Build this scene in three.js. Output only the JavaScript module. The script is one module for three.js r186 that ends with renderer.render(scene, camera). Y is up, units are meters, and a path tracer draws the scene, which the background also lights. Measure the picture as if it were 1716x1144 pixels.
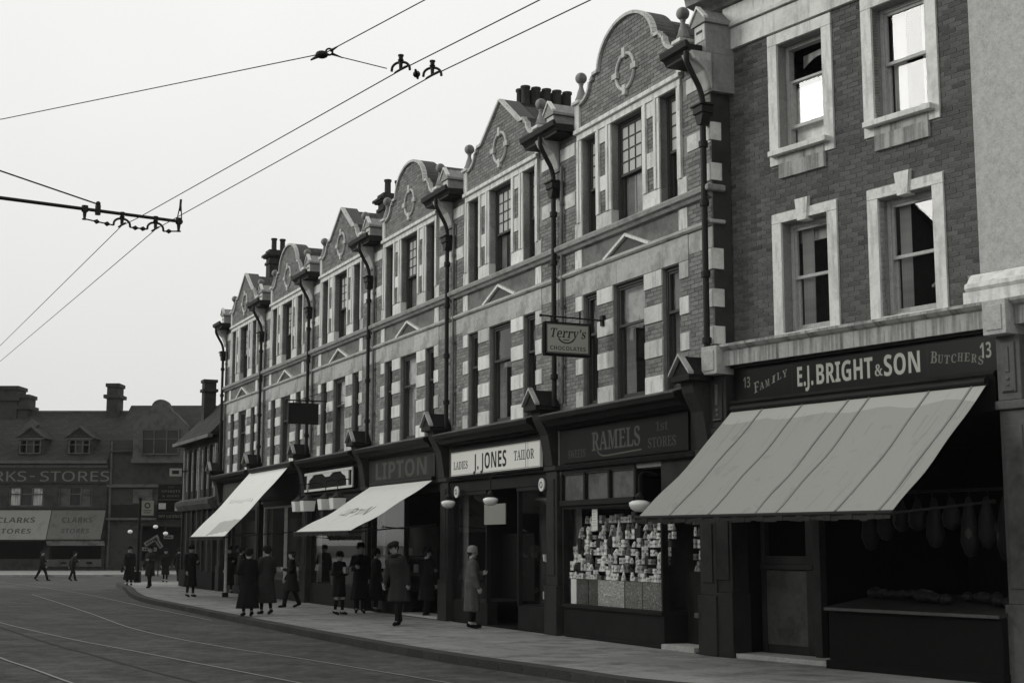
import * as THREE from 'three';
import { RoundedBoxGeometry } from 'three/addons/geometries/RoundedBoxGeometry.js';

// ───────────────────────── camera, sky, sun, exposure ─────────────────────────
const scene = new THREE.Scene();
const camera = new THREE.PerspectiveCamera(27.0, 1716 / 1144, 0.1, 1500);
const EYE = 1.78;
camera.position.set(0, EYE, 0);
camera.rotation.set(0.140898, 0, 0);
const renderer = new THREE.WebGLRenderer({ antialias: true });
renderer.toneMapping = THREE.LinearToneMapping;
renderer.toneMappingExposure = 1.1;
renderer.shadowMap.enabled = true;

function rng(seed) { let a = seed >>> 0; return () => { a = (a + 0x6d2b79f5) | 0; let t = Math.imul(a ^ (a >>> 15), 1 | a); t = (t + Math.imul(t ^ (t >>> 7), 61 | t)) ^ t; return ((t ^ (t >>> 14)) >>> 0) / 4294967296; }; }
function lattice(seed, n) { const r = rng(seed), a = new Float32Array(n * n); for (let i = 0; i < n * n; i++) a[i] = r(); return a; }
function vnoise(a, n, x, y) {
  const xi = Math.floor(x), yi = Math.floor(y), fx = x - xi, fy = y - yi, u = fx * fx * (3 - 2 * fx), v = fy * fy * (3 - 2 * fy);
  const g = (i, j) => a[(((j % n) + n) % n) * n + (((i % n) + n) % n)];
  return (g(xi, yi) * (1 - u) + g(xi + 1, yi) * u) * (1 - v) + (g(xi, yi + 1) * (1 - u) + g(xi + 1, yi + 1) * u) * v;
}
function fbm(seed, base, oct) { const L = []; for (let o = 0; o < oct; o++) L.push(lattice(seed + o * 17, base << o)); return (x, y) => { let s = 0, w = 0.5, t = 0; for (let o = 0; o < oct; o++) { const n = base << o; s += w * vnoise(L[o], n, x * n, y * n); t += w; w *= 0.58; } return s / t; }; }

const SUN = new THREE.Vector3(-0.935, 0.34, -0.08).normalize();
{ // an even, pale overcast sky with thin cloud
  const W = 1024, Hh = 512, d = new Float32Array(W * Hh * 4), f = fbm(5, 8, 5), f2 = fbm(77, 4, 4);
  for (let j = 0; j < Hh; j++) for (let i = 0; i < W; i++) {
    const el = ((j + 0.5) / Hh - 0.5) * Math.PI, up = Math.max(0, Math.sin(el));
    let c = f(i / W, j / Hh * 0.5) * 0.65 + f2(i / W, j / Hh * 0.5) * 0.35;
    let L = 0.655 + 0.20 * Math.min(1, up / 0.42) + (c - 0.5) * 0.34;
    if (el < 0) L = 0.35;
    const k = (j * W + i) * 4; d[k] = L * 0.992; d[k + 1] = L; d[k + 2] = L * 0.978; d[k + 3] = 1;
  }
  const sky = new THREE.DataTexture(d, W, Hh, THREE.RGBAFormat, THREE.FloatType);
  sky.mapping = THREE.EquirectangularReflectionMapping; sky.magFilter = THREE.LinearFilter; sky.minFilter = THREE.LinearFilter; sky.wrapS = THREE.RepeatWrapping; sky.needsUpdate = true;
  scene.background = sky; scene.environment = sky;
}
const sun = new THREE.DirectionalLight(new THREE.Color(1, 0.985, 0.95), 1.5);
sun.position.copy(SUN).multiplyScalar(120); sun.castShadow = true; sun.shadow.radius = 40;
sun.shadow.mapSize.set(2048, 2048);
Object.assign(sun.shadow.camera, { left: -90, right: 90, top: 90, bottom: -90, near: 1, far: 300 });
sun.target.position.set(0, 0, -35); sun.position.add(sun.target.position);
scene.add(sun, sun.target);
scene.fog = new THREE.FogExp2(new THREE.Color(0.8, 0.81, 0.79), 0.0002);

// ───────────────────────── helpers ─────────────────────────
const names = new Map();
function numbered(n) { const k = names.get(n) || 0; names.set(n, k + 1); return k ? n + '_' + String(k).padStart(3, '0') : n; }
function thing(name, label, category, pos = [0, 0, 0], yaw = 0, group) {
  const o = new THREE.Group(); o.name = numbered(name); o.position.set(...pos); o.rotation.y = yaw; scene.add(o);
  o.userData = { label, category }; if (group) o.userData.group = group; return o;
}
class MB {
  constructor() { this.p = []; this.n = []; this.c = []; this.t = 1; }
  tone(t) { this.t = t; return this; }
  tri(a, b, c, na) {
    if (!na) { const u = [b[0] - a[0], b[1] - a[1], b[2] - a[2]], v = [c[0] - a[0], c[1] - a[1], c[2] - a[2]]; let n = [u[1] * v[2] - u[2] * v[1], u[2] * v[0] - u[0] * v[2], u[0] * v[1] - u[1] * v[0]]; const l = Math.hypot(...n) || 1; n = n.map((q) => q / l); na = [n, n, n]; }
    for (const [i, q] of [a, b, c].entries()) { this.p.push(...q); this.n.push(...na[i]); this.c.push(this.t, this.t, this.t); }
    return this;
  }
  quad(a, b, c, d) { this.tri(a, b, c); this.tri(a, c, d); return this; }
  hexa(v) { // v: 8 corners, bottom ring 0-3 counter-clockwise seen from above-front, top ring 4-7
    this.quad(v[3], v[2], v[1], v[0]); this.quad(v[4], v[5], v[6], v[7]);
    for (let i = 0; i < 4; i++) { const j = (i + 1) % 4; this.quad(v[i], v[j], v[j + 4], v[i + 4]); }
    return this;
  }
  box(x0, x1, y0, y1, z0, z1) { return this.hexa([[x0, y0, z1], [x1, y0, z1], [x1, y0, z0], [x0, y0, z0], [x0, y1, z1], [x1, y1, z1], [x1, y1, z0], [x0, y1, z0]]); }
  // prism of a polygon of [x,y] (counter-clockwise) between z0 and z1
  prism(pts, z0, z1) {
    const s = THREE.ShapeUtils.triangulateShape(pts.map((q) => new THREE.Vector2(...q)), []);
    let area = 0; for (let i = 0; i < pts.length; i++) { const a = pts[i], b = pts[(i + 1) % pts.length]; area += a[0] * b[1] - b[0] * a[1]; }
    if (area < 0) pts = [...pts].reverse();
    const s2 = area < 0 ? THREE.ShapeUtils.triangulateShape(pts.map((q) => new THREE.Vector2(...q)), []) : s;
    for (const [a, b, c] of s2) { this.tri([...pts[a], z1], [...pts[b], z1], [...pts[c], z1]); this.tri([...pts[a], z0], [...pts[c], z0], [...pts[b], z0]); }
    for (let i = 0; i < pts.length; i++) { const a = pts[i], b = pts[(i + 1) % pts.length]; this.quad([...a, z0], [...b, z0], [...b, z1], [...a, z1]); }
    return this;
  }
  // prism of a polygon of [z,y] swept along x
  prismX(pts, x0, x1) { const m = new MB(); m.t = this.t; m.prism(pts, 0, 1); for (let i = 0; i < m.p.length; i += 9) { const f = (k) => [x0 + (1 - m.p[i + k * 3 + 2]) * (x1 - x0), m.p[i + k * 3 + 1], m.p[i + k * 3]]; this.tri(f(0), f(1), f(2)); } return this; }
  geo(g, mat4) {
    let h = g.index ? g.toNonIndexed() : g.clone(); if (mat4) h.applyMatrix4(mat4);
    const p = h.attributes.position, n = h.attributes.normal;
    for (let i = 0; i < p.count; i++) { this.p.push(p.getX(i), p.getY(i), p.getZ(i)); this.n.push(n.getX(i), n.getY(i), n.getZ(i)); this.c.push(this.t, this.t, this.t); }
    return this;
  }
  rod(a, b, r, r2 = r, seg = 8) {
    const A = new THREE.Vector3(...a), B = new THREE.Vector3(...b), L = A.distanceTo(B);
    const m = new THREE.Matrix4().compose(A.clone().add(B).multiplyScalar(0.5), new THREE.Quaternion().setFromUnitVectors(new THREE.Vector3(0, 1, 0), B.clone().sub(A).normalize()), new THREE.Vector3(1, 1, 1));
    return this.geo(new THREE.CylinderGeometry(r2, r, L, seg), m);
  }
  tube(pts, r, seg = 6, steps) { return this.geo(new THREE.TubeGeometry(new THREE.CatmullRomCurve3(pts.map((q) => new THREE.Vector3(...q)), false, 'centripetal'), steps || pts.length * 6, r, seg)); }
  ball(c, r, sx = 1, sy = 1, sz = 1, w = 14, h = 10) { return this.geo(new THREE.SphereGeometry(r, w, h), new THREE.Matrix4().makeTranslation(...c).multiply(new THREE.Matrix4().makeScale(sx, sy, sz))); }
  lathe(pts, c, seg = 14) { return this.geo(new THREE.LatheGeometry(pts.map((q) => new THREE.Vector2(...q)), seg), new THREE.Matrix4().makeTranslation(...c)); }
  cbox(x0, x1, y0, y1, z0, z1, b = 0.008) {
    const w = x1 - x0, h = y1 - y0, d = z1 - z0; b = Math.min(b, w / 2.2, h / 2.2, d / 2.2);
    return this.geo(new RoundedBoxGeometry(w, h, d, 1, b), new THREE.Matrix4().makeTranslation((x0 + x1) / 2, (y0 + y1) / 2, (z0 + z1) / 2));
  }
  geometry() {
    const g = new THREE.BufferGeometry(), P = this.p, N = this.n, uv = new Float32Array(P.length / 3 * 2);
    for (let i = 0; i < P.length / 9; i++) {
      let nx = 0, ny = 0, nz = 0; for (let k = 0; k < 3; k++) { nx += N[i * 9 + k * 3]; ny += N[i * 9 + k * 3 + 1]; nz += N[i * 9 + k * 3 + 2]; }
      const ax = Math.abs(nx), ay = Math.abs(ny), az = Math.abs(nz);
      for (let k = 0; k < 3; k++) { const x = P[i * 9 + k * 3], y = P[i * 9 + k * 3 + 1], z = P[i * 9 + k * 3 + 2]; const [u, v] = az >= ax && az >= ay ? [x, y] : ax >= ay ? [z, y] : [x, z]; uv[(i * 3 + k) * 2] = u; uv[(i * 3 + k) * 2 + 1] = v; }
    }
    g.setAttribute('position', new THREE.Float32BufferAttribute(P, 3)); g.setAttribute('normal', new THREE.Float32BufferAttribute(N, 3));
    g.setAttribute('color', new THREE.Float32BufferAttribute(this.c, 3)); g.setAttribute('uv', new THREE.BufferAttribute(uv, 2));
    return g;
  }
  build(name, mat, parent, kind) {
    const m = new THREE.Mesh(this.geometry(), mat); m.name = parent === scene ? numbered(name) : name; m.castShadow = m.receiveShadow = true; if (kind) m.userData.kind = kind; parent.add(m); return m;
  }
}
const mb = () => new MB();
const T4 = (x, y, z) => new THREE.Matrix4().makeTranslation(x, y, z);

// grey textures: fn(x,y) in 0..1 -> 0..1
function greyTex(size, fn, metres) {
  const d = new Uint8Array(size * size * 4);
  for (let j = 0; j < size; j++) for (let i = 0; i < size; i++) { const v = Math.max(0, Math.min(255, Math.round(255 * fn(i / size, j / size)))); const k = (j * size + i) * 4; d[k] = v; d[k + 1] = v; d[k + 2] = v; d[k + 3] = 255; }
  const t = new THREE.DataTexture(d, size, size); t.wrapS = t.wrapT = THREE.RepeatWrapping; t.magFilter = THREE.LinearFilter; t.minFilter = THREE.LinearMipmapLinearFilter; t.generateMipmaps = true; t.colorSpace = THREE.SRGBColorSpace; t.repeat.set(1 / metres, 1 / metres); t.needsUpdate = true; return t;
}
const nA = fbm(11, 8, 6), nB = fbm(23, 16, 5), nC = fbm(37, 64, 3), nD = fbm(51, 4, 5);
const texStone = greyTex(512, (x, y) => { const s = nA(x * 3 % 1, y * 0.5 % 1); const g = nC(x, y); return 0.93 - 0.30 * Math.max(0, s - 0.5) * 2 - 0.22 * Math.max(0, nD(x, y) - 0.5) * 2 - 0.10 * (g - 0.3); }, 2.3);
const texGrain = greyTex(512, (x, y) => 0.95 - 0.20 * (nC(x, y) - 0.4) - 0.18 * (nB(x, y) - 0.5), 1.1);
const texBlotch = greyTex(512, (x, y) => 0.97 - 0.42 * Math.max(0, nA(x, y) - 0.47) * 1.8 - 0.16 * (nC(x, y) - 0.4), 3.1);
const texRoad = greyTex(1024, (x, y) => { const b = nA(x, y), g = nC(x * 4 % 1, y * 4 % 1), m = nB(x * 2 % 1, y * 2 % 1); return 0.80 - 0.55 * (b - 0.5) - 0.40 * (g - 0.45) - 0.5 * (m - 0.5); }, 5.3);
const texPack = greyTex(64, (x, y) => (y > 0.3 && y < 0.62 && x > 0.12 && x < 0.88 ? 0.72 : 0.97) - (y > 0.42 && y < 0.5 && x > 0.22 && x < 0.78 ? 0.25 : 0), 1);
const texSlate = greyTex(512, (x, y) => { const row = Math.floor(y * 16), fx = (x * 10 + (row % 2) * 0.5), c = Math.floor(fx); const h = Math.sin(row * 91.7 + (c % 10) * 37.3) * 43758.5; const t = h - Math.floor(h); const edge = (y * 16 - row < 0.12 || fx - c < 0.06) ? 0.55 : 1; return (0.78 + 0.2 * t) * edge - 0.1 * (nC(x, y) - 0.5); }, 3.2);
const texStreak = greyTex(512, (x, y) => { const s = nB(x * 2 % 1, y * 0.12); return 0.97 - 0.55 * Math.max(0, s - 0.45) * 1.9 - 0.12 * (nC(x, y) - 0.4); }, 2.6);

const G = (v) => new THREE.Color().setRGB(v * 0.992, v, v * 0.965);
function mat(v, o = {}) { return new THREE.MeshPhysicalMaterial({ specularIntensity: o.s ?? (v < 0.12 ? 0.3 : 0.6), color: G(v), roughness: o.r ?? 0.85, metalness: o.m ?? 0, map: o.map || null, vertexColors: true, bumpMap: o.bump || null, bumpScale: o.bs || 0 }); }
const M = {
  mortar: mat(0.24, { map: texGrain }), mortarB: mat(0.27, { map: texGrain }), soot: mat(0.045, { map: texBlotch }),
  brick: mat(0.20, { map: texGrain, bump: texGrain, bs: 0.004 }), brickB: mat(0.105, { map: texGrain, bump: texGrain, bs: 0.004 }),
  stone: mat(0.80, { map: texStone, bump: texGrain, bs: 0.003 }), stoneB: mat(0.44, { map: texGrain, bump: texGrain, bs: 0.003 }), stoneStreak: mat(0.40, { map: texStreak }),
  lintel: mat(0.43, { map: texBlotch }), moulding: mat(0.28, { map: texBlotch }), frieze: mat(0.17, { map: texBlotch }), render: mat(0.26, { map: texBlotch }),
  coping: mat(0.6, { map: texStone }), copingTop: mat(0.1, { map: texGrain }),
  slate: mat(0.055, { map: texSlate, r: 0.7 }), lead: mat(0.12, { map: texBlotch, r: 0.6 }), wire: mat(0.03), iron: mat(0.016, { r: 0.5, map: texGrain }),
  wood: mat(0.013, { map: texBlotch, r: 0.6 }), woodMid: mat(0.03, { map: texBlotch, r: 0.6 }), woodPale: mat(0.10, { map: texBlotch, r: 0.6 }),
  sashPale: mat(0.42, { map: texGrain, r: 0.5 }), sashDark: mat(0.06, { map: texGrain, r: 0.5 }), sashGrey: mat(0.2, { map: texGrain, r: 0.5 }),
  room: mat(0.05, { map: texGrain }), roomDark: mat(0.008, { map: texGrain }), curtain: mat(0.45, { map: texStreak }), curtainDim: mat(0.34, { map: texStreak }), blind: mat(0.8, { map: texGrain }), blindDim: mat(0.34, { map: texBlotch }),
  paving: mat(0.27, { map: texBlotch }), kerb: mat(0.06, { map: texGrain }), road: mat(0.098, { map: texRoad, bump: texRoad, bs: 0.008, r: 0.8 }), transom: mat(0.13, { map: texBlotch }), rail: mat(0.22, { r: 0.55, map: texGrain }), groove: mat(0.03, { r: 0.9 }),
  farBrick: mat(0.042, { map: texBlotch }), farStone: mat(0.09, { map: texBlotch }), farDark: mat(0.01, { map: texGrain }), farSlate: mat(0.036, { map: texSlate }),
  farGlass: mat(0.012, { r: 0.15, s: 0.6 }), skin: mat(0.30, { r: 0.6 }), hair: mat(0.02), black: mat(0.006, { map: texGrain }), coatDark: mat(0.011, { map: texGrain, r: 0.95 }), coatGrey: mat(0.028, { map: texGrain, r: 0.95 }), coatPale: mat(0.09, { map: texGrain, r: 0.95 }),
  milk: mat(0.78, { r: 0.35 }), white: mat(0.7, { r: 0.6, map: texGrain }), meat: mat(0.02, { r: 0.6, map: texBlotch }), seamMat: mat(0.2), fat: mat(0.07, { r: 0.6, map: texBlotch }), copper: mat(0.03, { r: 0.6 }),
};
const glass = new THREE.MeshPhysicalMaterial({ color: 0xffffff, transmission: 1, thickness: 0, roughness: 0.015, ior: 1.52 });
const glassObscure = new THREE.MeshPhysicalMaterial({ color: G(0.75), transmission: 0.55, thickness: 0, roughness: 0.45, ior: 1.5 });

// a thin glazed sheet facing +z
function pane(parent, x0, x1, y0, y1, z, m = glass) {
  const g = new THREE.PlaneGeometry(x1 - x0, y1 - y0); g.translate((x0 + x1) / 2, (y0 + y1) / 2, z);
  const o = new THREE.Mesh(g, m); o.name = 'pane'; o.castShadow = o.receiveShadow = true; parent.add(o); return o;
}
const ORD = ['first', 'second', 'third', 'fourth', 'fifth', 'sixth', 'seventh', 'eighth', 'ninth', 'tenth', 'eleventh', 'twelfth', 'thirteenth', 'fourteenth', 'fifteenth', 'sixteenth', 'seventeenth', 'eighteenth', 'nineteenth', 'twentieth', 'twenty-first', 'twenty-second', 'twenty-third', 'twenty-fourth', 'twenty-fifth', 'twenty-sixth', 'twenty-seventh', 'twenty-eighth', 'twenty-ninth', 'thirtieth', 'thirty-first', 'thirty-second', 'thirty-third', 'thirty-fourth', 'thirty-fifth', 'thirty-sixth'];
// a flat board facing +z with a printed face
function canvasTex(w, h, draw) { const c = document.createElement('canvas'); c.width = w; c.height = h; const x = c.getContext('2d'); draw(x, w, h); const t = new THREE.CanvasTexture(c); t.colorSpace = THREE.SRGBColorSpace; t.anisotropy = 8; t.needsUpdate = true; return t; }
function grime(x, w, h, seed, n, dark, a) { const r = rng(seed); for (let i = 0; i < n; i++) { x.fillStyle = `rgba(${dark},${dark},${dark},${a * r()})`; const s = 0.4 + r() * 2.2; x.fillRect(r() * w, r() * h, s * (1 + 6 * r()), s); } }
function board(name, parent, x0, x1, y0, y1, z0, z1, tex, rough = 0.5) {
  const g = new THREE.BoxGeometry(x1 - x0, y1 - y0, z1 - z0); g.translate((x0 + x1) / 2, (y0 + y1) / 2, (z0 + z1) / 2);
  const uv = g.attributes.uv; for (let i = 0; i < uv.count; i++) if (g.attributes.normal.getZ(i) < 0.5) uv.setXY(i, 0.004, 0.996);
  const m = new THREE.Mesh(g, new THREE.MeshPhysicalMaterial({ map: tex, roughness: rough, specularIntensity: 0.3 })); m.name = parent === scene ? numbered(name) : name; m.castShadow = m.receiveShadow = true; parent.add(m); return m;
}
function text(x, s, cx, cy, size, width, font, color, o = {}) { // text fitted to a width, centred
  x.save(); x.translate(cx, cy); if (o.rot) x.rotate(o.rot); x.font = `${o.style || ''} ${o.weight || 'bold'} ${size}px ${font}`; x.textAlign = 'center'; x.textBaseline = 'middle';
  const w = x.measureText(s).width; x.scale(width / w, 1); x.fillStyle = color;
  if (o.outline) { x.lineWidth = o.lw || 3; x.strokeStyle = o.outline; x.strokeText(s, 0, 0); }
  x.fillText(s, 0, 0); x.restore();
}
// frames of the two frontages: x runs to the right as seen from the street, z out of the wall
const J = new THREE.Vector3(3.2532, 0, -23.1471);
const dT = new THREE.Vector3(-0.41817, 0, -0.90837), nT = new THREE.Vector3(-0.90837, 0, 0.41817);
const dB = new THREE.Vector3(0.57419, 0, 0.81872), nBv = new THREE.Vector3(-0.81872, 0, 0.57419);
const yawT = Math.atan2(-0.90837, 0.41817), yawB = Math.atan2(-0.81872, 0.57419);
const atT = (u, h, v) => [J.x + dT.x * u + nT.x * v, h, J.z + dT.z * u + nT.z * v];
const atB = (x, h, v) => [J.x + dB.x * x + nBv.x * v, h, J.z + dB.z * x + nBv.z * v];

// bricks laid in courses between the blocked rectangles; lo/hi give the wall's width at a height
function layBricks(lo, hi, h0, h1, blocked, seed, pitch = 0.075, len = 0.225) {
  const r = rng(seed), out = [], J1 = 0.010;
  for (let k = 0, y = h0; y < h1 - 0.03; k++, y += pitch) {
    const y0 = y + J1 / 2, y1 = Math.min(y + pitch, h1) - J1 / 2, a = lo((y0 + y1) / 2), b = hi((y0 + y1) / 2);
    let free = [[a, b]];
    for (const [x0, x1, b0, b1] of blocked) { if (b0 > y1 - 0.012 || b1 < y0 + 0.012) continue; const nf = []; for (const [p, q] of free) { if (x1 <= p || x0 >= q) nf.push([p, q]); else { if (x0 - p > 0.03) nf.push([p, x0]); if (q - x1 > 0.03) nf.push([x1, q]); } } free = nf; }
    for (const [p, q] of free) {
      let x = Math.floor(p / len) * len + (k % 2 ? len / 2 : 0); if (x > p) x -= len;
      for (; x < q; x += len) { const c = Math.max(x, p) + J1 / 2, d = Math.min(x + len, q) - J1 / 2; if (d - c > 0.02) out.push({ x0: c, x1: d, y0, y1, full: d - c > len - 0.02, t: (0.72 + 0.5 * r()) * (0.80 + 0.42 * nD(((p + k * 0.013 + seed * 0.37) * 0.09) % 1, y * 0.09)) - (r() < 0.12 ? 0.22 : 0), dz: r() * 0.004 }); }
    }
  }
  return out;
}
const sunkTones = [0.66, 0.82, 0.98, 1.12];
function brickMats(base) { return sunkTones.map((t) => mat(base * t, { map: texGrain, bump: texGrain, bs: 0.004, r: 0.9 })); }
function putBricks(list, parent, zBack, zFront, material, singles, singleMats, score) {
  const g = new THREE.BoxGeometry(0.215, 0.065, zFront - zBack); const gm = mb().geo(g).geometry();
  const rest = mb(); let done = 0;
  const sorted = singles ? [...list].sort((a, b) => score(b) - score(a)) : list;
  for (const b of sorted) {
    if (singles && done < singles && b.full && b.y1 - b.y0 > 0.06) { const m = new THREE.Mesh(gm, singleMats[Math.max(0, Math.min(3, Math.round((b.t - 0.66) / 0.155)))]); m.name = 'brick'; m.position.set((b.x0 + b.x1) / 2, (b.y0 + b.y1) / 2, (zBack + zFront) / 2 + b.dz); m.castShadow = m.receiveShadow = true; parent.add(m); done++; continue; }
    rest.tone(b.t); rest.box(b.x0, b.x1, b.y0, b.y1, zBack, zFront + b.dz);
  }
  rest.build('brickwork', material, parent, 'stuff');
}
// a wall sheet with rectangular openings
function wallSheet(outline, holes, z0, z1) {
  const s = new THREE.Shape(outline.map((q) => new THREE.Vector2(...q)));
  for (const [x0, x1, y0, y1] of holes) s.holes.push(new THREE.Path([new THREE.Vector2(x0, y0), new THREE.Vector2(x0, y1), new THREE.Vector2(x1, y1), new THREE.Vector2(x1, y0)]));
  const g = new THREE.ExtrudeGeometry(s, { depth: z1 - z0, bevelEnabled: false }); g.translate(0, 0, z0); return g;
}
// a sliding sash window: its frame is the part, panes and curtains its sub-parts
function sash(parent, x0, x1, y0, y1, z, o = {}) {
  const m = mb(), meet = o.meet ?? (y0 + y1) / 2, f = o.f ?? 0.07, s = o.s ?? 0.045, zu = z, zl = z - 0.05;
  m.cbox(x0, x0 + f, y0, y1, z - 0.1, z + 0.03); m.cbox(x1 - f, x1, y0, y1, z - 0.1, z + 0.03); m.cbox(x0 + f, x1 - f, y1 - f, y1, z - 0.1, z + 0.027); m.cbox(x0 + f, x1 - f, y0, y0 + f * 0.9, z - 0.1, z + 0.045);
  if (o.together) { const [q0, q1] = o.together, a = x0 + f, b = x1 - f; m.box(a, a + s, q0, q1, z - 0.085, z + 0.004); m.box(b - s, b, q0, q1, z - 0.085, z + 0.004); m.cbox(a + s, b - s, q1 - s, q1, z - 0.085, z + 0.012); m.cbox(a + s, b - s, q0, q0 + 0.06, z - 0.085, z + 0.006); const w = m.build('window', o.mat, parent); pane(w, a + s, b - s, q0 + 0.06, q1 - s, z - 0.03); mb().box(a, b, y0 + f, q1 - 0.1, z - 0.135, z - 0.128).build('blind', M.blind, w); const p = []; for (let i = 0; i <= 16; i++) p.push([a + 0.12 + (b - a - 0.12) * i / 16, q1 + 0.22 + 0.14 * Math.sin(i / 16 * Math.PI)]); p.push([b, q1 + 0.48], [a + 0.12, q1 + 0.43]); mb().prism(p, z - 0.2, z - 0.19).build('pelmet', M.curtain, w); return w; }
  const a = x0 + f, b = x1 - f, lowY = (o.open ? y0 + f + o.open : y0 + f * 0.9), meetL = o.open ? meet + o.open * 0.0 : meet;
  m.box(a, a + s, meet - 0.02, y1 - f, zu - 0.035, zu + 0.004); m.box(b - s, b, meet - 0.02, y1 - f, zu - 0.035, zu + 0.004); m.box(a + s, b - s, y1 - f - s, y1 - f, zu - 0.035, zu + 0.003); m.cbox(a, b, meet - 0.025, meet + 0.03, zu - 0.04, zu + 0.012);
  m.box(a, a + s, lowY, meetL - 0.026, zl - 0.035, zl + 0.004); m.box(b - s, b, lowY, meetL - 0.026, zl - 0.035, zl + 0.004); m.cbox(a + s, b - s, lowY, lowY + 0.075, zl - 0.035, zl + 0.003);
  if (o.grid) { const [nx, ny] = o.grid; for (let i = 1; i < nx; i++) { const x = a + s + (b - a - 2 * s) * i / nx; m.box(x - 0.011, x + 0.011, meet + 0.03, y1 - f - s, zu - 0.028, zu - 0.004); } for (let j = 1; j < ny; j++) { const y = meet + 0.03 + (y1 - f - s - meet - 0.03) * j / ny; m.box(a + s, b - s, y - 0.011, y + 0.011, zu - 0.03, zu - 0.005); } }
  const w = m.build('window', o.mat || M.sashGrey, parent);
  pane(w, a + s, b - s, meet + 0.03, y1 - f - s, zu - 0.02, o.obscure ? glassObscure : glass);
  pane(w, a + s, b - s, lowY + 0.075, meetL - 0.026, zl - 0.02);
  if (o.curtain) for (const [c0, c1, mm, y2] of o.curtain) { const c = mb(); const n = 12; for (let i = 0; i < n; i++) { const p = c0 + (c1 - c0) * i / n, q = c0 + (c1 - c0) * (i + 1) / n, zz = z - 0.12 + (i % 2 ? 0.03 : 0), z2 = z - 0.12 + (i % 2 ? 0 : 0.03); c.quad([p, y0 + 0.05, zz], [q, y0 + 0.05, z2], [q, y2 || y1, z2], [p, y2 || y1, zz]); } c.build('curtain', mm || M.curtain, w); }
  if (o.blind) { const [b0, b1, mm] = o.blind; mb().box(a, b, b0, b1, z - 0.135, z - 0.128).cbox(a, b, b0 - 0.02, b0 + 0.02, z - 0.142, z - 0.12).build('blind', mm || M.blind, w); }
  return w;
}

// ───────────────────────── ground ─────────────────────────
function slab(name, pts, y0, y1, m, parent = scene) { // pts of [x,z]
  const g = mb(); const ring = pts.map(([x, z]) => [x, -z]); const t = mb().prism(ring, y0, y1);
  for (let i = 0; i < t.p.length; i += 9) { const f = (k) => [t.p[i + k * 3], t.p[i + k * 3 + 2], -t.p[i + k * 3 + 1]]; g.tri(f(0), f(1), f(2)); }
  const o = g.build(name, m, parent); if (parent === scene) o.userData.kind = 'structure'; return o;
}
{ const g = new THREE.PlaneGeometry(1400, 1400); g.rotateX(-Math.PI / 2); g.translate(0, -0.125, -200); const b = mb().geo(g); const o = b.build('road', M.road, scene); o.userData.kind = 'structure'; }
// kerb line of the pavement under the shops, near to far
const tK = (u, v) => { const p = atT(u, 0, v); return [p[0], p[2]]; }, bK = (x, v) => { const p = atB(x, 0, v); return [p[0], p[2]]; };
const kerbLine = [bK(16, 3.35), bK(9, 3.35), bK(4.5, 3.3), tK(-3, 3.25), tK(-1, 3.45), tK(1, 3.7), tK(3.5, 3.88), tK(6, 3.97), tK(10, 4.02), tK(15, 4.03), tK(22, 3.95), tK(29, 3.82), tK(34, 3.3), tK(39.5, 2.5), tK(44, 1.95), tK(47.5, 1.5), tK(49, 0.5), tK(49.2, -2), tK(49, -12)];
const kc = new THREE.CatmullRomCurve3(kerbLine.map(([x, z]) => new THREE.Vector3(x, 0, z)), false, 'centripetal');
const kp = kc.getSpacedPoints(120);
const pavement = (() => {
  const ring = kp.map((p) => [p.x, p.z]); ring.push([20, -75], [60, -40], [60, 0], [30, 5]); return slab('pavement', ring, -0.12, -0.004, M.mortar);
})();
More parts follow.
